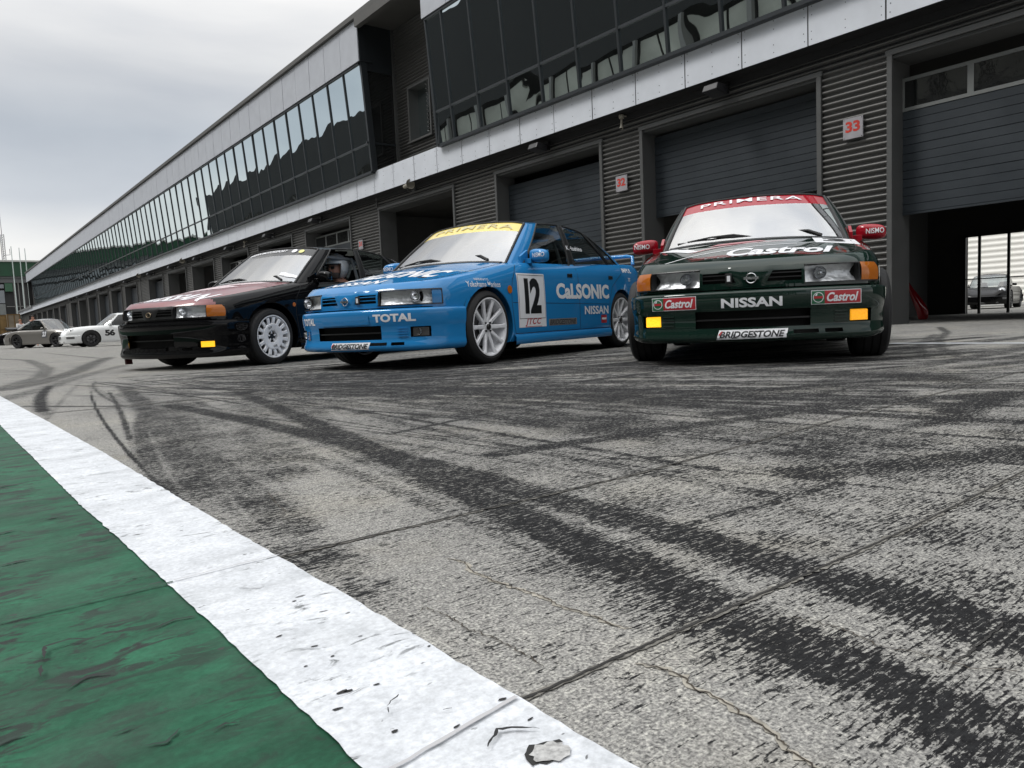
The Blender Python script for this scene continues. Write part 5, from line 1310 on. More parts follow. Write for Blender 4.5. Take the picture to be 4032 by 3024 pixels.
# glazed return of the left front, facing the bay
gr_ = MB(); gr_.box((12.08, 22.86, 5.42), (13.05, 22.88, 6.36)); gr_.box((11.95, 22.86, 6.42), (13.05, 22.88, 8.7)); bpart(gr_, 'return_window', gar_glass)
gr_ = MB(); gr_.box((11.9, 22.82, 6.36), (13.05, 22.9, 6.42)); bpart(gr_, 'return_frame', mull_m); gr_ = MB(); gr_.box((11.8, 22.82, 8.7), (13.05, 22.92, UZ1 - .05)); gr_.box((12.5, 22.83, 5.42), (12.55, 22.855, 8.7)) if False else None
bpart(gr_, 'return_frame', mull_m)
gr_ = MB(); gr_.box((12.0, 18.60, 5.42), (13.05, 18.66, 8.95)); gr_.box((11.8, 18.62, 8.95), (13.05, 18.7, UZ1 - .05)); bpart(gr_, 'return_frame', mull_m)
m = MB(); m.box((12.3, -6, 5.3), (12.32, 18.55, UZ1)) ; m.box((12.3, 22.95, 5.3), (12.32, Y_END - .02, UZ1)); m.box((12.32, Y_END - .3, 5.3), (21.3, Y_END, UZ1 + .02)); m.box((11.85, Y_END - .05, 5.5), (12.3, Y_END + .02, UZ1)); bpart(m, 'upper_wall', dark_m)
m = MB(); m.box((21.2, -6, -.1), (26, 155, .02)) if False else None
# wall seam trims
for yy, zz in ((23.53, ZT + .07), (61, 0), (99, 0)): m = MB(); m.box((W - .03, yy, zz), (W, yy + .07, ZS - .01)); bpart(m, 'seam_cover', trim_m)
# downpipe of the far end
# ---------------- things fixed to or standing by the wall
num_m = pmat('sign_red', (.50, .035, .02), .5, noise=(25, .3)); sign_w = pmat('sign_plate', (.30, .29, .31), .55, noise=(6, .15))
def bay_sign(y, zc, s, txt, lab):
    m = MB(); m.obox((0, 0, 0), (.012, 0, 0), (0, s/2, 0), (0, 0, s/2)); o = m.build('bay_number_sign', sign_w, None, bevel=.003)
    o.location = (W - .045, y, zc); tag(o, lab, 'sign', 'bay number signs')
    v, f = text2d(txt, s*.74, s*.52, 0, .035, .95)
    q = MB(); q.add([(-.0145, -x, z + s*.08) for x, z in v], f); q.build('lettering', num_m, o, recalc=False)
    for yy, zz in ((.44, .44), (-.44, .44), (.44, -.44), (-.44, -.44)):
        b = MB(); b.obox((-.013, yy*s, zz*s), (.003, 0, 0), (0, .006, 0), (0, 0, .006)); b.build('screw', chrome, o)
    return o
bay_sign(6.61, 3.30, .34, '33', 'white square plate with red number 33 on the corrugated wall')
bay_sign(11.945, 3.28, .34, '32', 'white square plate with red number 32 on the corrugated wall')
bay_sign(24.88, 3.27, .33, '31', 'white square plate with red number 31, seen above the black car')
def flood(y, z, lab, grp='floodlights under the fascia'):
    r_ = empty('floodlight', (W - .12, y, z), 0, lab, 'floodlight', grp)
    m = MB(); m.add([(-.42, -.17, -.10), (-.42, .17, -.10), (-.08, .17, -.16), (-.08, -.17, -.16), (-.36, -.16, .03), (-.36, .16, .03), (-.03, .16, .02), (-.03, -.16, .02)], [(0,3,2,1),(4,5,6,7),(0,1,5,4),(1,2,6,5),(2,3,7,6),(3,0,4,7)])
    m.build('housing', pmat('floodlight_black', (.02, .02, .022), .4), r_, bevel=.015)
    q = MB(); q.add([(-.415, -.145, -.106), (-.415, .145, -.106), (-.10, .145, -.163), (-.10, -.145, -.163)], [(0, 1, 2, 3)]); q.build('lens', pmat('floodlight_glass', (.03, .03, .033), .35), r_)
    b = MB(); b.box((-.05, -.015, -.03), (.10, .015, .03)); b.box((.05, -.09, -.10), (.09, .09, .10)); b.tube([(-.2, -.19, -.05), (-.02, -.19, .0), (.06, -.1, .0)], .008, 6); b.tube([(-.2, .19, -.05), (-.02, .19, .0), (.06, .1, .0)], .008, 6); b.build('bracket', black_plastic, r_)
    return r_
def camera_horn(y, z, lab, kind):
    if kind == 'horn':
        r_ = empty('horn_loudspeaker', (W - .05, y, z), 0, lab, 'loudspeaker', 'horn loudspeakers under the fascia')
        m = MB(); m.lathe([(.0, .05), (.06, .05), (.065, -.12), (.07, -.2), (.12, -.36), (.155, -.42), (.15, -.42), (.11, -.34), (.05, -.2), (0, -.16)], n=20, axis='y', c=(-.32, 0, 0)); m.v = [(x + .0, yy*.8 - .0, zz + yy*-.06) for x, yy, zz in m.v]
        h_ = m.build('horn', pmat('beige_horn', (.28, .26, .215), .55), r_, smooth=True); h_.rotation_euler = (0, 0, R(0))
        b = MB(); b.tube([(-.32, -.02, -.02), (-.2, .03, -.1), (0, .03, -.06)], .014, 6); b.box((-.02, -.05, -.12), (.05, .11, .02)); b.build('bracket', trim_m, r_)
        return r_
    r_ = empty('security_camera', (W - .04, y, z), 0, lab, 'camera', 'cameras under the fascia')
    m = MB(); m.lathe([(0, -.04), (.05, -.04), (.06, -.02), (.06, .03), (.04, .05), (0, .05)], n=18, axis='z', c=(-.12, 0, .0)); m.tube([(-.12, 0, -.02), (-.13, 0, -.2), (-.15, -.01, -.26)], [.022, .026, .045], 12); m.tube([(-.12, 0, .02), (.02, 0, .03)], .018, 8)
    m.build('camera_body', pmat('beige_horn', (.28, .26, .215), .55), r_, smooth=True)
    m = MB(); m.obox((-.16, 0, -.265), (.03, 0, 0), (0, .03, 0), (0, 0, .006)); m.build('lens', black_plastic, r_); return r_
NAMES = ['above bay 32', 'right of sign 32', 'third', 'fourth']
for y, z, lab in ((9.15, 4.60, 'black floodlight under the white fascia above the bay between signs 32 and 33'), (14.45, 4.60, 'black floodlight under the white fascia above the bay left of sign 32'), (28.2, 4.58, 'black floodlight under the fascia above the bay with glazed door row')): flood(y, z, lab)
for k, (y, z) in enumerate(((33.4, 4.58), (39.0, 4.58), (44.8, 4.58), (50.6, 4.58), (56.4, 4.58), (64.5, 4.58), (70.5, 4.58), (76.2, 4.58), (82.2, 4.58), (88.3, 4.58), (94.3, 4.58))):
    flood(y, z, 'small dark floodlight in the receding row under the fascia beyond the black car')
for y, z, lab in ((20.95, 4.66, 'beige horn loudspeaker under the fascia above the open garage doorway'), (48.0, 4.66, 'beige horn loudspeaker under the fascia above the black car bonnet'), (60.0, 4.66, 'small beige horn loudspeaker by the wide corrugated pier')): camera_horn(y, z, lab, 'horn')
for y, z, lab in ((11.78, 4.68, 'small beige camera hanging under the fascia beside sign 32'), (37.0, 4.66, 'tiny beige camera under the fascia above the black car windscreen')): camera_horn(y, z, lab, 'cam')
# ceiling tubes
tube_m = pmat('lit_tube', (.9, .9, .9), .4, emit=((1, .98, .95), 9))
for k, (x, y, z, ln) in enumerate(((14.6, 27.6, 3.92, 1.2), (15.6, 29.0, 3.95, 1.2), (15.2, 46.0, 3.2, 1.5), (15.0, 51.3, 3.3, 1.5), (15.3, 8.9, 2.0, .1))):
    m = MB(); m.tube([(0, -ln/2, 0), (0, ln/2, 0)], .03, 8); o = m.build('tube_lamp', tube_m); o.location = (x, y, z)
    tag(o, ['lit fluorescent tube behind the glazed door row', 'second lit fluorescent tube behind the glazed door row, slightly higher', 'lit fluorescent tube in the open garage just above the black car bonnet', 'lit fluorescent tube in the farther open garage left of the bonnet', 'small lit lamp just inside the garage with the open shutter'][k], 'lamp', 'lit tube lamps in the garages')
    hd = MB(); hd.box((-.04, -ln/2 - .03, .03), (.04, ln/2 + .03, .06)); hd.build('lamp_housing', trim_m, o)
# garage 33 contents
cont = MB(); G = []
for i in range(121):
    y = 3.2 + 8.0*i/120; G.append([(30 + .03*math.sin(i*1.4), y, .0), (30 + .03*math.sin(i*1.4), y, 4.0)])
cont2 = MB(); corr(cont2, 40.0, 9.0, 21.5, .15, 4.6, pitch=.26, depth=.03); cont2.box((40.04, 9.0, .15), (42.4, 21.5, 4.62))
o = cont2.build('shipping_container', pmat('cream_container', (.86, .85, .80), .6), None, smooth=True, angle=70); tag(o, 'cream ribbed container seen bright through the rear gate of the garage', 'container')
redg = pmat('red_gloss', (.12, .003, .006), .2, coat=1)
m = MB(); 
m.grid([[(0, -.16, 0), (-.03, -.05, .05), (.0, .08, .0)], [(0, -.20, .3), (-.10, -.06, .30), (0, .10, .28)], [(.03, -.05, .62), (-.08, .10, .60), (.02, .20, .55)], [(.03, .16, .95), (-.03, .24, .92), (.03, .28, .86)], [(.03, .32, 1.28), (.0, .35, 1.27), (.03, .37, 1.24)]])
o = m.build('car_body_panel', redg, None, smooth=True, recalc=True); o.modifiers.new('solid', 'SOLIDIFY').thickness = .02; o.modifiers.new('sub', 'SUBSURF').levels = 2; o.location = (14.5, 6.40, 0); o.scale = (.8, .8, .62); tag(o, 'glossy red body panel leaning just inside the open garage', 'car part')
m = MB(); m.box((0, -.1, 0), (.3, .1, 1.1)); m.box((-.01, -.08, .35), (0, .08, .6)); 
r_ = empty('tool_cabinet', (15.2, 7.5, 0), 0, 'dark cabinet with pale papers inside the open garage by the jamb', 'cabinet'); m = MB(); m.box((0, -.25, 0), (.5, .35, 1.0)); m.build('cabinet_body', black_plastic, r_, bevel=.01)
for zz, hh in ((.55, .35), (1.12, .2)): q = MB(); q.box((-.01, .12, zz), (-.003, .24, zz + hh)); q.build('paper', white_vinyl, r_)
m = MB(); m.box((0, .10, 1.0), (.06, .26, 1.45)); m.build('post', black_plastic, r_)
r_ = empty('wall_switch_box', (20.85, 11.9, 1.4), 0, 'grey switch box with conduit on the garage inner wall', 'switch box'); m = MB(); m.box((-.1, -.22, -.35), (.1, .22, .35)); m.build('box_body', trim_m, r_, bevel=.01); m = MB(); m.box((-.03, -.04, .35), (.03, .04, 2.2)); m.build('conduit', trim_m, r_)
m = MB(); m.box((-.11, -.32, 0.05), (-.1, -.22, .28)); m.build('label_plate', white_vinyl, r_)
# ================================================================ BACKGROUND CARS
def PHc(x, y):
    hc = interp(x, [(.90, .47), (.84, .50), (.70, .565), (.4, .655), (0, .735), (-.4, .79), (-.8, .81), (-1.6, .83), (-2.2, .84), (-2.7, .80), (-3.0, .74), (-3.25, .66), (-3.36, .58)])
    up = interp(x, [(.9, .0), (.7, .12), (.4, .125), (0, .08), (-.4, .03), (-.8, .0), (-1.6, -.02), (-2.3, -.03), (-3.3, -.08)])
    return hc + up*math.exp(-((abs(y) - .60)/.16)**2) - .05*max(0, abs(y)/.80)**6
C_OUT = [(.90, 0), (.89, .2), (.86, .40), (.79, .58), (.67, .70), (.50, .775), (.2, .80), (0, .815), (-.4, .805), (-1.0, .80), (-1.6, .805), (-2.0, .83), (-2.27, .855), (-2.6, .83), (-2.95, .76), (-3.2, .66), (-3.32, .45), (-3.36, .2), (-3.365, 0)]
CG_B = [(-.36, 0, .80), (-.38, .2, .80), (-.45, .42, .80), (-.60, .60, .80), (-.68, .64, .80), (-.9, .655, .805), (-1.3, .665, .81), (-1.45, .665, .815), (-1.52, .665, .815), (-1.9, .64, .83), (-2.2, .60, .85), (-2.35, .58, .86), (-2.6, .48, .86), (-2.72, .25, .86), (-2.74, 0, .86)]
CG_T = [(-.95, 0, 1.26), (-.96, .2, 1.255), (-.99, .36, 1.245), (-1.03, .49, 1.22), (-1.08, .515, 1.215), (-1.2, .53, 1.225), (-1.36, .535, 1.23), (-1.46, .535, 1.228), (-1.50, .535, 1.225), (-1.65, .52, 1.20), (-1.80, .50, 1.16), (-1.86, .48, 1.16), (-1.92, .40, 1.19), (-1.95, .2, 1.205), (-1.96, 0, 1.21)]
CG_TAG = ['ws', 'ws', 'ws', 'frame', 'side', 'side', 'side', 'pillar', 'side', 'side', 'frame', 'frame', 'rear', 'rear']
SC_ = Shell(C_OUT, PHc, .16, ds=.04, round_side=.16, round_front=.16, I_side=.06, I_front=.07, front_x=.5, rear_x=-3.0, lean=.03, n_rows=18)
def cls_c(i, k, c, deck, kf, sh):
    x, y, z = c
    if not deck:
        if z > .2 and -1.5 < x < -.45: return 'door_c'
        return 'body'
    if -2.62 < x < -.50 and kf > .2: return None
    return 'body'
def coupe(root, paint, bumper, tail=False, lamp=True, num=None):
    parts, lip = build_shell(SC_, (0.0, -2.27), .345, .315, cls_c, K=14)
    gp_, roof, gg = green_house(root, CG_B, CG_T, CG_TAG, lambda x, y, e: e[2] + (interp(x, [(-.95, 1.265), (-1.15, 1.295), (-1.4, 1.30), (-1.7, 1.275), (-1.96, 1.21)]) - e[2])*(1 - (abs(y)/max(e[1], 1e-4))**2.4) if e[1] > 1e-3 else e[2], None, rows=8, nper=4)
    b = parts[('body', 0)]; b.add(roof.v, roof.f); b.add(gp_[('frame', 0)].v, gp_[('frame', 0)].f); b.add(lip.v, lip.f)
    vv = list(b.v); ff = list(b.f)
    for sg in (1, -1):
        q = parts[('door_c', sg)]; k = len(vv); vv += q.v; ff += [tuple(i + k for i in f) for f in q.f]; q.build('door', paint, root, smooth=True, recalc=False, weld=.001)
    b.build('body', paint, root, smooth=True, angle=50, recalc=False, weld=.001)
    bv = BVHTree.FromPolygons([Vector(v) for v in vv], ff)
    gb__ = dict(ws='windscreen', rear='rear_window', side='side_window', pillar='door_pillar')
    for key, mb in gp_.items():
        if key[0] == 'frame': continue
        mb.build(gb__[key[0]], black_plastic if key[0] == 'pillar' else (glass('coupe_glass', (.5, .55, .55), 2.1) if key[0] != 'side' else side_glass), root, smooth=True, recalc=False, weld=.001)
    m = MB()
    for sg in (1, -1):
        m.grid([[(p[0], sg*p[1], p[2]) for p in [SC_.at(s_, z, o) for z, o in ((.17, -.02), (.18, .035), (.25, .045), (.44, .045), (.455, .03), (.46, -.02))]] for s_ in np.linspace(0, SC_.s_of_x(.36), 20)], flip=sg < 0)
    m.build('front_bumper', bumper, root, smooth=True, recalc=False)
    m = MB()
    for sg in (1, -1):
        m.grid([[(p[0], sg*p[1], p[2]) for p in [SC_.at(s_, z, o) for z, o in ((.22, -.02), (.23, .03), (.46, .04), (.50, .02), (.505, -.02))]] for s_ in np.linspace(SC_.s_of_x(-2.66), SC_.S[-1], 18)], flip=sg < 0)
    m.build('rear_bumper', bumper, root, smooth=True, recalc=False)
    m = MB(); 
    m.add([SC_.at(s_, z, .052)[:3] for s_, z in ((0, .20), (.5, .20), (.5, .245), (0, .245))], [(0, 1, 2, 3)]); m.add([(p[0], -p[1], p[2]) for p in [SC_.at(s_, z, .052) for s_, z in ((0, .20), (.5, .20), (.5, .245), (0, .245))]], [(0, 3, 2, 1)])
    for sg in (1, -1):
        for i in range(4):
            ps = [SC_.at(.62 + .07*(i + a_), z, .050) for a_, z in ((0, .33), (1, .33), (1, .41), (0, .41))]; m.add([(p[0], sg*p[1], p[2]) for p in ps], [(0, 1, 2, 3)])
    m.build('bumper_inset', pmat('bumper_grey', (.10, .10, .10), .4), root)
    for sg in (1, -1):
        h = MB(); c = Vector((.635, sg*.585, .645)); ax = Vector((.88, sg*.05, .42)).normalized(); u = ax.orthogonal().normalized(); w_ = ax.cross(u)
        rgs = [(.0, .056), (.055, .050), (.090, .030), (.108, 0), (.120, -.03), (.120, -.12)]
        k = len(h.v)
        for r0, h0 in rgs:
            for j in range(24): a = 2*PI*j/24; h.v.append(tuple(c + ax*h0 + r0*(math.cos(a)*u + math.sin(a)*w_)))
        for i in range(len(rgs)-1):
            for j in range(24): h.f.append((k+i*24+j, k+i*24+(j+1) % 24, k+(i+1)*24+(j+1) % 24, k+(i+1)*24+j)); h.m.append(1 if i >= 3 else 0)
        h.build('headlight', [pmat('headlamp_glass', (.45, .46, .47), .12, .6, coat=1), paint], root, smooth=True)
        mirror_m = mirror_housing(root, sg, paint, c=(-.72, .80, .86), s=(.045, .075, .045))
        wheel(root, 0, sg*.80, sg, 'dark', r=.315, rr=.205); wheel(root, -2.27, sg*.825, sg, 'dark', r=.315, rr=.205, wd=.24)
    ub = MB(); ub.box((-3.1, -.55, .16), (.7, .55, .3)); ub.box((-1.9, -.74, .17), (-.37, .74, .25)); ub.box((-.5, -.6, .2), (-.42, .6, .74)); ub.box((-2.6, -.55, .3), (-2.5, .55, .8)); ub.box((.3, -.5, .2), (.6, .5, .45)); ub.build('underbody', void_mat, root)
    for yy in (.33, -.33): 
        s_ = seat(root, -1.35, yy); s_.location.z = -.08
    m = MB(); m.box((-.75, -.6, .5), (-.55, .6, .78)); m.build('dashboard', interior_mat, root)
    if tail:
        m = MB(); m.add([(-2.72, -.55, .90), (-2.72, .55, .90), (-3.0, .60, .90), (-3.32, .50, .98), (-3.32, -.50, .98), (-3.0, -.60, .90), (-2.80, -.5, .80), (-2.80, .5, .80), (-3.2, .5, .80), (-3.34, .48, .93), (-3.34, -.48, .93), (-3.2, -.5, .80)], [(0, 1, 2, 3, 4, 5), (6, 11, 10, 9, 8, 7), (0, 6, 7, 1), (1, 7, 8, 2), (2, 8, 9, 3), (3, 9, 10, 4), (4, 10, 11, 5), (5, 11, 6, 0)])
        m.build('whale_tail', black_rubber, root, bevel=.02)
    return bv
white_p = pmat('white_car_paint', (.70, .71, .71), .22, coat=1)
silver_p = pmat('grey_brown_paint', (.20, .19, .175), .25, .3, coat=1)
wp = empty('vintage_coupe', (4.78, 33.5, 0), R(183), 'white vintage coupe with black number 56 on its door, left of the black racing saloon', 'car', 'coupes parked down the lane')
bvW = coupe(wp, white_p, white_p)
decal(wp, bvW, 'side', T('56', .36, .24, 0, .05, .9), black_vinyl, (-.66, .52), .003, step=.06); decal(wp, bvW, 'front', rect2d(.42, .09), pmat('dark_plate', (.05, .05, .055), .4), (-.02, .375), .055, name='number_plate', step=.1)
sp_ = empty('vintage_coupe', (4.94, 39.1, 0), R(-55.5), 'grey brown vintage coupe with black whale tail and number 23, behind the white coupe', 'car', 'coupes parked down the lane')
bvS = coupe(sp_, silver_p, silver_p, tail=True)
decal(sp_, bvS, 'side', rect2d(.30, .32), pmat('grey_sticker', (.08, .08, .09), .4), (-.62, .60), .003, flip=-1, step=.06, name='number_square'); decal(sp_, bvS, 'side', T('23', .24, .22, .2, .05), white_vinyl, (-.62, .60), .006, flip=-1, step=.06)
dk = copy_tree(sp_); dk.location = (5.6, 41.8, 0); dk.rotation_euler.z = R(-20); tag(dk, 'dark low coupe half hidden behind the white coupe, only its roof showing', 'car')
def repaint(root, old, new):
    for c in root.children:
        if c.type == 'MESH' and any(s_.material == old for s_ in c.material_slots):
            c.data = c.data.copy()
            for i, m_ in enumerate(c.data.materials):
                if m_ == old: c.data.materials[i] = new
repaint(dk, silver_p, black)
for c in list(dk.children):
    if c.name.startswith(('whale_tail', 'lettering', 'number_square')): bpy.data.objects.remove(c)
lf = copy_tree(wp); lf.location = (-1.35, 38.0, 0); lf.rotation_euler.z = R(10); tag(lf, 'white car at the left edge of the photo, mostly out of frame', 'car')
for c in list(lf.children):
    if c.name.startswith(('lettering', 'number_plate')): bpy.data.objects.remove(c)
gc = copy_tree(dk); gc.location = (30.5, 11.2, 0); gc.rotation_euler.z = R(-168); tag(gc, 'dark car parked outside behind the open garage, seen through its rear gate', 'car')

# ================================================================ PEOPLE
def figure(loc, rz, label, skin_c, top_m, leg_m, hair_m, lean=0.0, arms='down'):
    root = empty('person', loc, rz, label, 'person')
    V = {'pel': (0, 0, .95), 'sp': (lean*.3, 0, 1.15), 'ch': (lean*.7, 0, 1.36), 'nk': (lean, 0, 1.50), 'hd': (lean + .01, 0, 1.62), 'ht': (lean + .01, 0, 1.72)}
    Rd = {'pel': (.15, .11), 'sp': (.14, .105), 'ch': (.17, .115), 'nk': (.058, .058), 'hd': (.078, .09), 'ht': (.07, .075)}
    E_ = [('pel', 'sp'), ('sp', 'ch'), ('ch', 'nk'), ('nk', 'hd'), ('hd', 'ht')]
    for s_, n in ((1, 'l'), (-1, 'r')):
        V.update({'hp'+n: (0, s_*.095, .90), 'kn'+n: (.02, s_*.11, .50), 'an'+n: (-.01, s_*.12, .09), 'to'+n: (.14, s_*.13, .04), 'sh'+n: (lean*.8, s_*.19, 1.42)})
        Rd.update({'hp'+n: (.095, .095), 'kn'+n: (.058, .058), 'an'+n: (.042, .042), 'to'+n: (.035, .03), 'sh'+n: (.06, .06)})
        el = (lean*.5 + .02, s_*.27, 1.13); wr = (lean*.5 + .10, s_*.27, .90) if arms == 'down' else (.25, s_*.12, 1.12)
        V.update({'el'+n: el, 'wr'+n: wr, 'ha'+n: tuple(np.array(wr) + (.03, 0, -.08) if arms == 'down' else np.array(wr) + (.08, -s_*.03, 0))}); Rd.update({'el'+n: (.042, .042), 'wr'+n: (.028, .028), 'ha'+n: (.035, .02)})
        E_ += [('pel', 'hp'+n), ('hp'+n, 'kn'+n), ('kn'+n, 'an'+n), ('an'+n, 'to'+n), ('ch', 'sh'+n), ('sh'+n, 'el'+n), ('el'+n, 'wr'+n), ('wr'+n, 'ha'+n)]
    def skinned(name, keys, mat_, grow=0.0):
        ks = [k for k in V if k in keys]; ix = {k: i for i, k in enumerate(ks)}
        me = bpy.data.meshes.new(name); me.from_pydata([V[k] for k in ks], [(ix[a], ix[b]) for a, b in E_ if a in ix and b in ix], [])
        me.materials.append(mat_); o = bpy.data.objects.new(name, me); C.objects.link(o); o.parent = root
        sk = o.modifiers.new('skin', 'SKIN'); 
        for i, k in enumerate(ks): me.skin_vertices[0].data[i].radius = (Rd[k][0] + grow, Rd[k][1] + grow)
        me.skin_vertices[0].data[0].use_root = True
        sb = o.modifiers.new('sub', 'SUBSURF'); sb.levels = 2; sb.render_levels = 2
        return o
    skinned('body', list(V), skin_c)
    skinned('jacket', ['sp', 'ch', 'shl', 'shr', 'ell', 'elr', 'wrl', 'wrr', 'pel'], top_m, .014)
    skinned('trousers', ['pel', 'hpl', 'hpr', 'knl', 'knr', 'anl', 'anr'], leg_m, .012)
    h = MB(); h.lathe([(0, .11), (.05, .10), (.082, .06), (.092, .0), (.08, -.03)], n=18, axis='z', c=(lean - .01, 0, 1.66)); h.build('hair', hair_m, root, smooth=True)
    return root
skin_m = pmat('skin', (.42, .22, .16), .55); hair_b = pmat('hair', (.03, .02, .015), .7); navy = pmat('navy_cloth', (.015, .02, .04), .8); whitec = pmat('white_cloth', (.60, .60, .60), .8); khaki = pmat('dark_cloth', (.03, .028, .025), .85)
figure((4.66, 59.1, 0), R(-60), 'person in a white top standing behind the grey brown coupe', skin_m, whitec, navy, pmat('sandy_hair', (.28, .14, .08), .7))
figure((4.56, 50.1, 0), R(-100), 'person in dark clothes walking by the garages behind the grey brown coupe', skin_m, khaki, khaki, hair_b, .05)
figure((7.55, 62.5, 0), R(170), 'small distant person in dark clothes bending by the far garage doors', skin_m, khaki, navy, hair_b, .12, 'fwd')

# driver with an open-face helmet in the black saloon
dr = empty('person', (0, 0, 0), 0, 'driver in a silver open-face helmet sitting inside the black racing saloon', 'person')
dr.location = ka.location; dr.rotation_euler = ka.rotation_euler
DX0, DY0, DZ0 = -1.50, .36, 1.055
m = bpy.data.meshes.new('body'); Vd = [(-1.50, DY0, .42), (-1.56, DY0, .66), (-1.55, DY0, .82), (DX0-.03, DY0, .93), (DX0+.01, DY0, DZ0), (DX0, DY0, DZ0+.07), (-1.54, DY0+.19, .84), (-1.28, DY0+.20, .66), (-1.03, DY0+.12, .78), (-1.54, DY0-.19, .84), (-1.28, DY0-.20, .66), (-1.03, DY0-.12, .78), (-1.05, DY0+.10, .50), (-.75, DY0+.10, .36), (-1.05, DY0-.10, .50), (-.75, DY0-.10, .36)]
Ed = [(0,1),(1,2),(2,3),(3,4),(4,5),(2,6),(6,7),(7,8),(2,9),(9,10),(10,11),(0,12),(12,13),(0,14),(14,15)]
Rr_ = [.14,.13,.14,.055,.075,.07,.06,.042,.032,.06,.042,.032,.08,.06,.08,.06]
m.from_pydata(Vd, Ed, []); m.materials.append(skin_m); o = bpy.data.objects.new('body', m); C.objects.link(o); o.parent = dr; o.modifiers.new('skin', 'SKIN')
for i, r0 in enumerate(Rr_): m.skin_vertices[0].data[i].radius = (r0, r0)
o.modifiers.new('sub', 'SUBSURF').levels = 2
m = bpy.data.meshes.new('race_suit'); keep = [0,1,2,6,7,8,9,10,11,12,13,14,15]; ix = {k: i for i, k in enumerate(keep)}
m.from_pydata([Vd[k] for k in keep], [(ix[a], ix[b]) for a, b in Ed if a in ix and b in ix], []); m.materials.append(khaki); o = bpy.data.objects.new('race_suit', m); C.objects.link(o); o.parent = dr; o.modifiers.new('skin', 'SKIN')
for i, k in enumerate(keep): m.skin_vertices[0].data[i].radius = (Rr_[k]+.014,)*2
o.modifiers.new('sub', 'SUBSURF').levels = 2
fc = MB(); fc.lathe([(0, -.11), (.05, -.10), (.074, -.05), (.078, .02), (.06, .08), (0, .10)], n=24, axis='z', c=(DX0+.03, DY0, DZ0)); fc.obox((DX0+.112, DY0, DZ0-.005), (.014, 0, 0), (0, .012, 0), (0, 0, .02)); hd_ = fc.build('face', skin_m, dr, smooth=True)
bd = MB(); bd.lathe([(0, -.118), (.055, -.105), (.079, -.06), (.080, -.045)], n=20, axis='z', c=(DX0+.034, DY0, DZ0)); bd.build('beard', pmat('grey_beard', (.10, .08, .07), .8), dr, smooth=True)
gl = MB(); gl.obox((DX0+.110, DY0+.032, DZ0+.015), (.004, 0, 0), (0, .024, 0), (0, 0, .014)); gl.obox((DX0+.110, DY0-.032, DZ0+.015), (.004, 0, 0), (0, .024, 0), (0, 0, .014)); gl.build('glasses', black_plastic, dr)
he = MB(); Pn = []
for i in range(19):
    th = PI*i/18; row = []
    for j in range(33):
        ph = 2*PI*j/32; row.append((DX0 + .005 + .145*math.sin(th)*math.cos(ph), DY0 + .128*math.sin(th)*math.sin(ph), DZ0 + .03 + .145*math.cos(th)))
    Pn.append(row)
he.grid(Pn, skip=lambda i, j: (i >= 8 and (j < 6 or j >= 26)) or i >= 15)
o = he.build('helmet', pmat('silver_helmet', (.60, .62, .63), .3, .1, coat=1), dr, smooth=True); o.modifiers.new('solid', 'SOLIDIFY').thickness = -.02
pk = MB(); G = [[(DX0 + .005 + r0*math.cos(a), DY0 + r0*.88*math.sin(a), DZ0 + .062 - (r0 - .13)*.25) for r0 in (.135, .185)] for a in np.linspace(-1.0, 1.0, 14)]; pk.grid(G); o = pk.build('helmet_peak', black_plastic, dr, smooth=True); o.modifiers.new('solid', 'SOLIDIFY').thickness = .006

# ================================================================ FAR END OF THE LANE
gbl = empty('race_control_building', (0, 166, 0), 0, 'tall building with a dark green band across the far end of the pit lane', 'building')
def fb(mb, name, mats, parent=None, **k):
    mb.v = [(x, y - 166, z) for x, y, z in mb.v]; return mb.build(name, mats, parent or gbl, **k)
gband = pmat('green_hoarding', (.006, .048, .020), .55, noise=(.5, .2))
m = MB(); m.box((-26, 165, 12.15), (30, 180, 14.75)); fb(m, 'green_band', gband)
m = MB(); m.box((-26.2, 164.8, 14.75), (30, 180.2, 15.05)); fb(m, 'roof', pmat('pale_roof', (.42, .42, .40), .6))
m = MB(); m.box((-26, 166, 5.2), (30, 180, 12.15)); fb(m, 'wall', pmat('end_wall', (.03, .03, .03), .7))
m = MB(); m.box((-26, 165.4, 11.0), (30, 166, 12.14)); m.box((-26, 165.2, 11.8), (30, 165.4, 12.14)); fb(m, 'soffit_beam', pmat('mid_grey', (.10, .105, .105), .6))
gpn = pmat('grey_panel', (.20, .215, .23), .4, noise=(1, .1))
for k in range(11):
    x0 = 11.1 - 3.4*(k + 1)
    m = MB(); m.box((x0 + .06, 165.5, 7.3), (x0 + 3.34, 165.9, 9.6)); m.box((x0 + .06, 165.5, 10.0), (x0 + 3.34, 165.9, 10.7)); fb(m, 'window_panel', gpn)
    m = MB(); m.box((x0 + .06, 165.5, 5.2), (x0 + 3.34, 165.9, 7.15)); fb(m, 'balcony_panel', pmat('panel_dirty', (.16, .17, .165), .5, noise=(.8, .3)))
m = MB(); m.box((11.2, 165.4, 9.4), (12.4, 165.9, 10.9)); fb(m, 'green_panel', pmat('pale_green', (.035, .10, .055), .5))
m = MB()
for x in (12.5, 13.2, 14.0): m.box((x, 165.3, 5), (x + .14, 165.5, 11))
m.box((11.2, 165.3, 6.6), (16, 165.5, 6.72)); fb(m, 'railing', pmat('railing_grey', (.18, .18, .17), .5))
m = MB(); m.box((-26, 165, 4.3), (30, 180, 5.2)); m.box((-26, 172, 0), (30, 180, 4.3)); fb(m, 'lower_storey', pmat('lower_grey', (.05, .055, .05), .7))
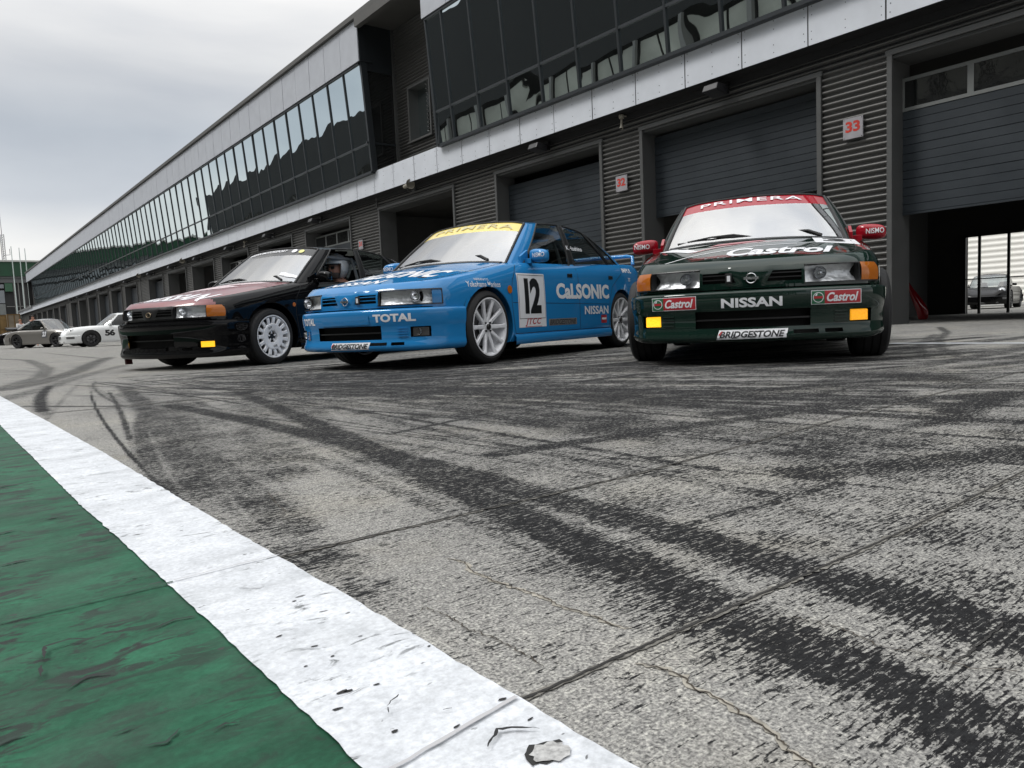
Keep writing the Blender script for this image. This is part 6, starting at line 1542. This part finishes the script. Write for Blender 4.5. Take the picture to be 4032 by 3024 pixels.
def pole(x, y, h, lab):
    m = MB(); m.tube([(0, 0, 0), (0, 0, h)], [.11, .06], 10); o = m.build('flagpole', pmat('pole_white', (.50, .56, .54), .5), None, smooth=True); o.location = (x, y, 0); tag(o, lab, 'flagpole', 'flagpoles at the far end')
pole(11.55, 150, 16.0, 'leftmost pale flagpole before the green band, the tallest'); pole(12.65, 150, 15.8, 'middle pale flagpole before the green band'); pole(13.45, 150, 15.7, 'rightmost pale flagpole before the green band')
m = MB()
for k in range(12):
    a = k*.42
    for s1_, s2_ in (((-.3, -.2), (.3, -.2)), ((.3, -.2), (0, .3)), ((0, .3), (-.3, -.2))): m.tube([(s1_[0], s1_[1], a), (s2_[0], s2_[1], a + .42)], .03, 4)
for s_ in ((-.3, -.2), (.3, -.2), (0, .3)): m.tube([(*s_, 0), (*s_, 5.0)], .045, 5)
m.tube([(0, 0, 5), (0, 0, 9.6)], [.05, .02], 6); m.tube([(0, 0, 1.2), (1.0, 0, 1.3), (1.0, 0, 2.4)], .05, 5)
o = m.build('antenna_mast', pmat('mast_grey', (.10, .10, .11), .5)); o.location = (11.7, 168, 15.0); tag(o, 'thin lattice antenna mast standing on the roof with the green band', 'antenna')
# crates and awning by the far paddock gate
tan = pmat('plywood', (.22, .14, .055), .8, noise=(1.5, .4)); tan2 = pmat('plywood_grey', (.20, .165, .12), .8, noise=(1.2, .3))
for k, (x, y, sx, sy, h, mt, lab) in enumerate(((5.3, 90.8, 1.6, 2, 2.95, tan, 'tan plywood crate at the left edge below the awning'), (6.5, 90.0, 1.1, 2.0, 3.0, tan2, 'grey tan plywood crate beside the garage row end'))):
    r_ = empty('plywood_crate', (x, y, 0), 0, lab, 'crate', 'plywood crates at the lane end'); m = MB(); m.box((-sx/2, -sy/2, .1), (sx/2, sy/2, h)); m.build('crate_body', mt, r_, bevel=.02)
    m = MB()
    for zz in (.15, h/2, h - .1): m.box((-sx/2 - .02, -sy/2 - .03, zz), (sx/2 + .02, -sy/2, zz + .1))
    for xx in (-sx/2, 0, sx/2 - .1): m.box((xx, -sy/2 - .045, .1), (xx + .1, -sy/2 - .031, h))
    m.build('batten', pmat('batten', (.14, .085, .03), .8), r_)
r_ = empty('awning', (2.6, 93, 0), 0, 'grey sloping awning over the crates at the left edge', 'awning'); m = MB()
m.add([(-6, -3, 3.6), (2.6, -3, 3.7), (2.6, 3, 3.7), (-6, 3, 3.6), (-4, 0, 5.0), (.2, 0, 4.9)], [(0, 1, 5, 4), (1, 2, 5), (2, 3, 4, 5), (3, 0, 4)]); m.build('awning_roof', pmat('awning_grey', (.22, .22, .215), .7), r_)
m = MB()
for x in (-6, 2.6):
    for y in (-3, 3): m.tube([(x, y, 0), (x, y, 3.65)], .05, 6)
m.build('awning_pole', trim_m, r_)

# ================================================================ ACROSS THE LANE (seen only mirrored in the glazing and paint)
gs_ = empty('grandstand', (-34, 60, 0), 0, 'long dark-roofed grandstand across the lane, mirrored in the upper windows', 'grandstand')
def gb3(mb, name, mats, **k):
    mb.v = [(x + 34, y - 60, z) for x, y, z in mb.v]; return mb.build(name, mats, gs_, **k)
m = MB(); m.box((-60, 92.2, 16), (-30, 176, 24)); m.box((-60, -60, 18.4), (-31, 92, 30)); gb3(m, 'roof', pmat('black_roof', (.004, .0045, .005), .8))
m = MB(); 
for k in range(18): m.box((-38 - 1.0*k, -50, 0), (-37 - 1.0*k, 98, 2.5 + .55*k))
gb3(m, 'terrace', conc_dk)
m = MB()
for k in range(34):
    y = -48 + 6*k; m.box((-31.2, y, 0), (-30.6, y + .5, 18.3))
for z in (4.5, 9.2, 14.1): m.box((-31, -50, z), (-30.7, 98, z + .5))
gb3(m, 'column', pmat('column_grey', (.12, .12, .115), .6))
m = MB()
for k in range(24):
    y = -47.4 + 6*k; m.box((-31.6, y, 5.2), (-31.5, y + 2.5, 8.9)); m.box((-31.6, y + 2.8, 5.2), (-31.5, y + 5.2, 8.9))
for k in range(24):
    y = -47.4 + 6*k
    m.box((-31.6, y, 10.0), (-31.5, y + 2.5, 14.0)); m.box((-31.6, y + 2.8, 10.0), (-31.5, y + 5.2, 14.0)); m.box((-31.6, y + .2, 14.9), (-31.5, y + 2.4, 17.9)); m.box((-31.6, y + 2.8, 14.9), (-31.5, y + 5.2, 17.9))
gb3(m, 'infill_panel', pmat('infill_beige', (.25, .255, .225), .6, noise=(.2, .3)))
m = MB(); m.box((-12.3, -60, 0), (-12, 150, 1.1)); o = m.build('pit_wall', pmat('pit_wall_concrete', (.30, .30, .29), .8)); tag(o, 'low concrete pit wall on the far side of the lane, mirrored in paint', 'wall')
m = MB(); m.box((-12.28, -60, 1.1), (-12.22, 150, 2.2));
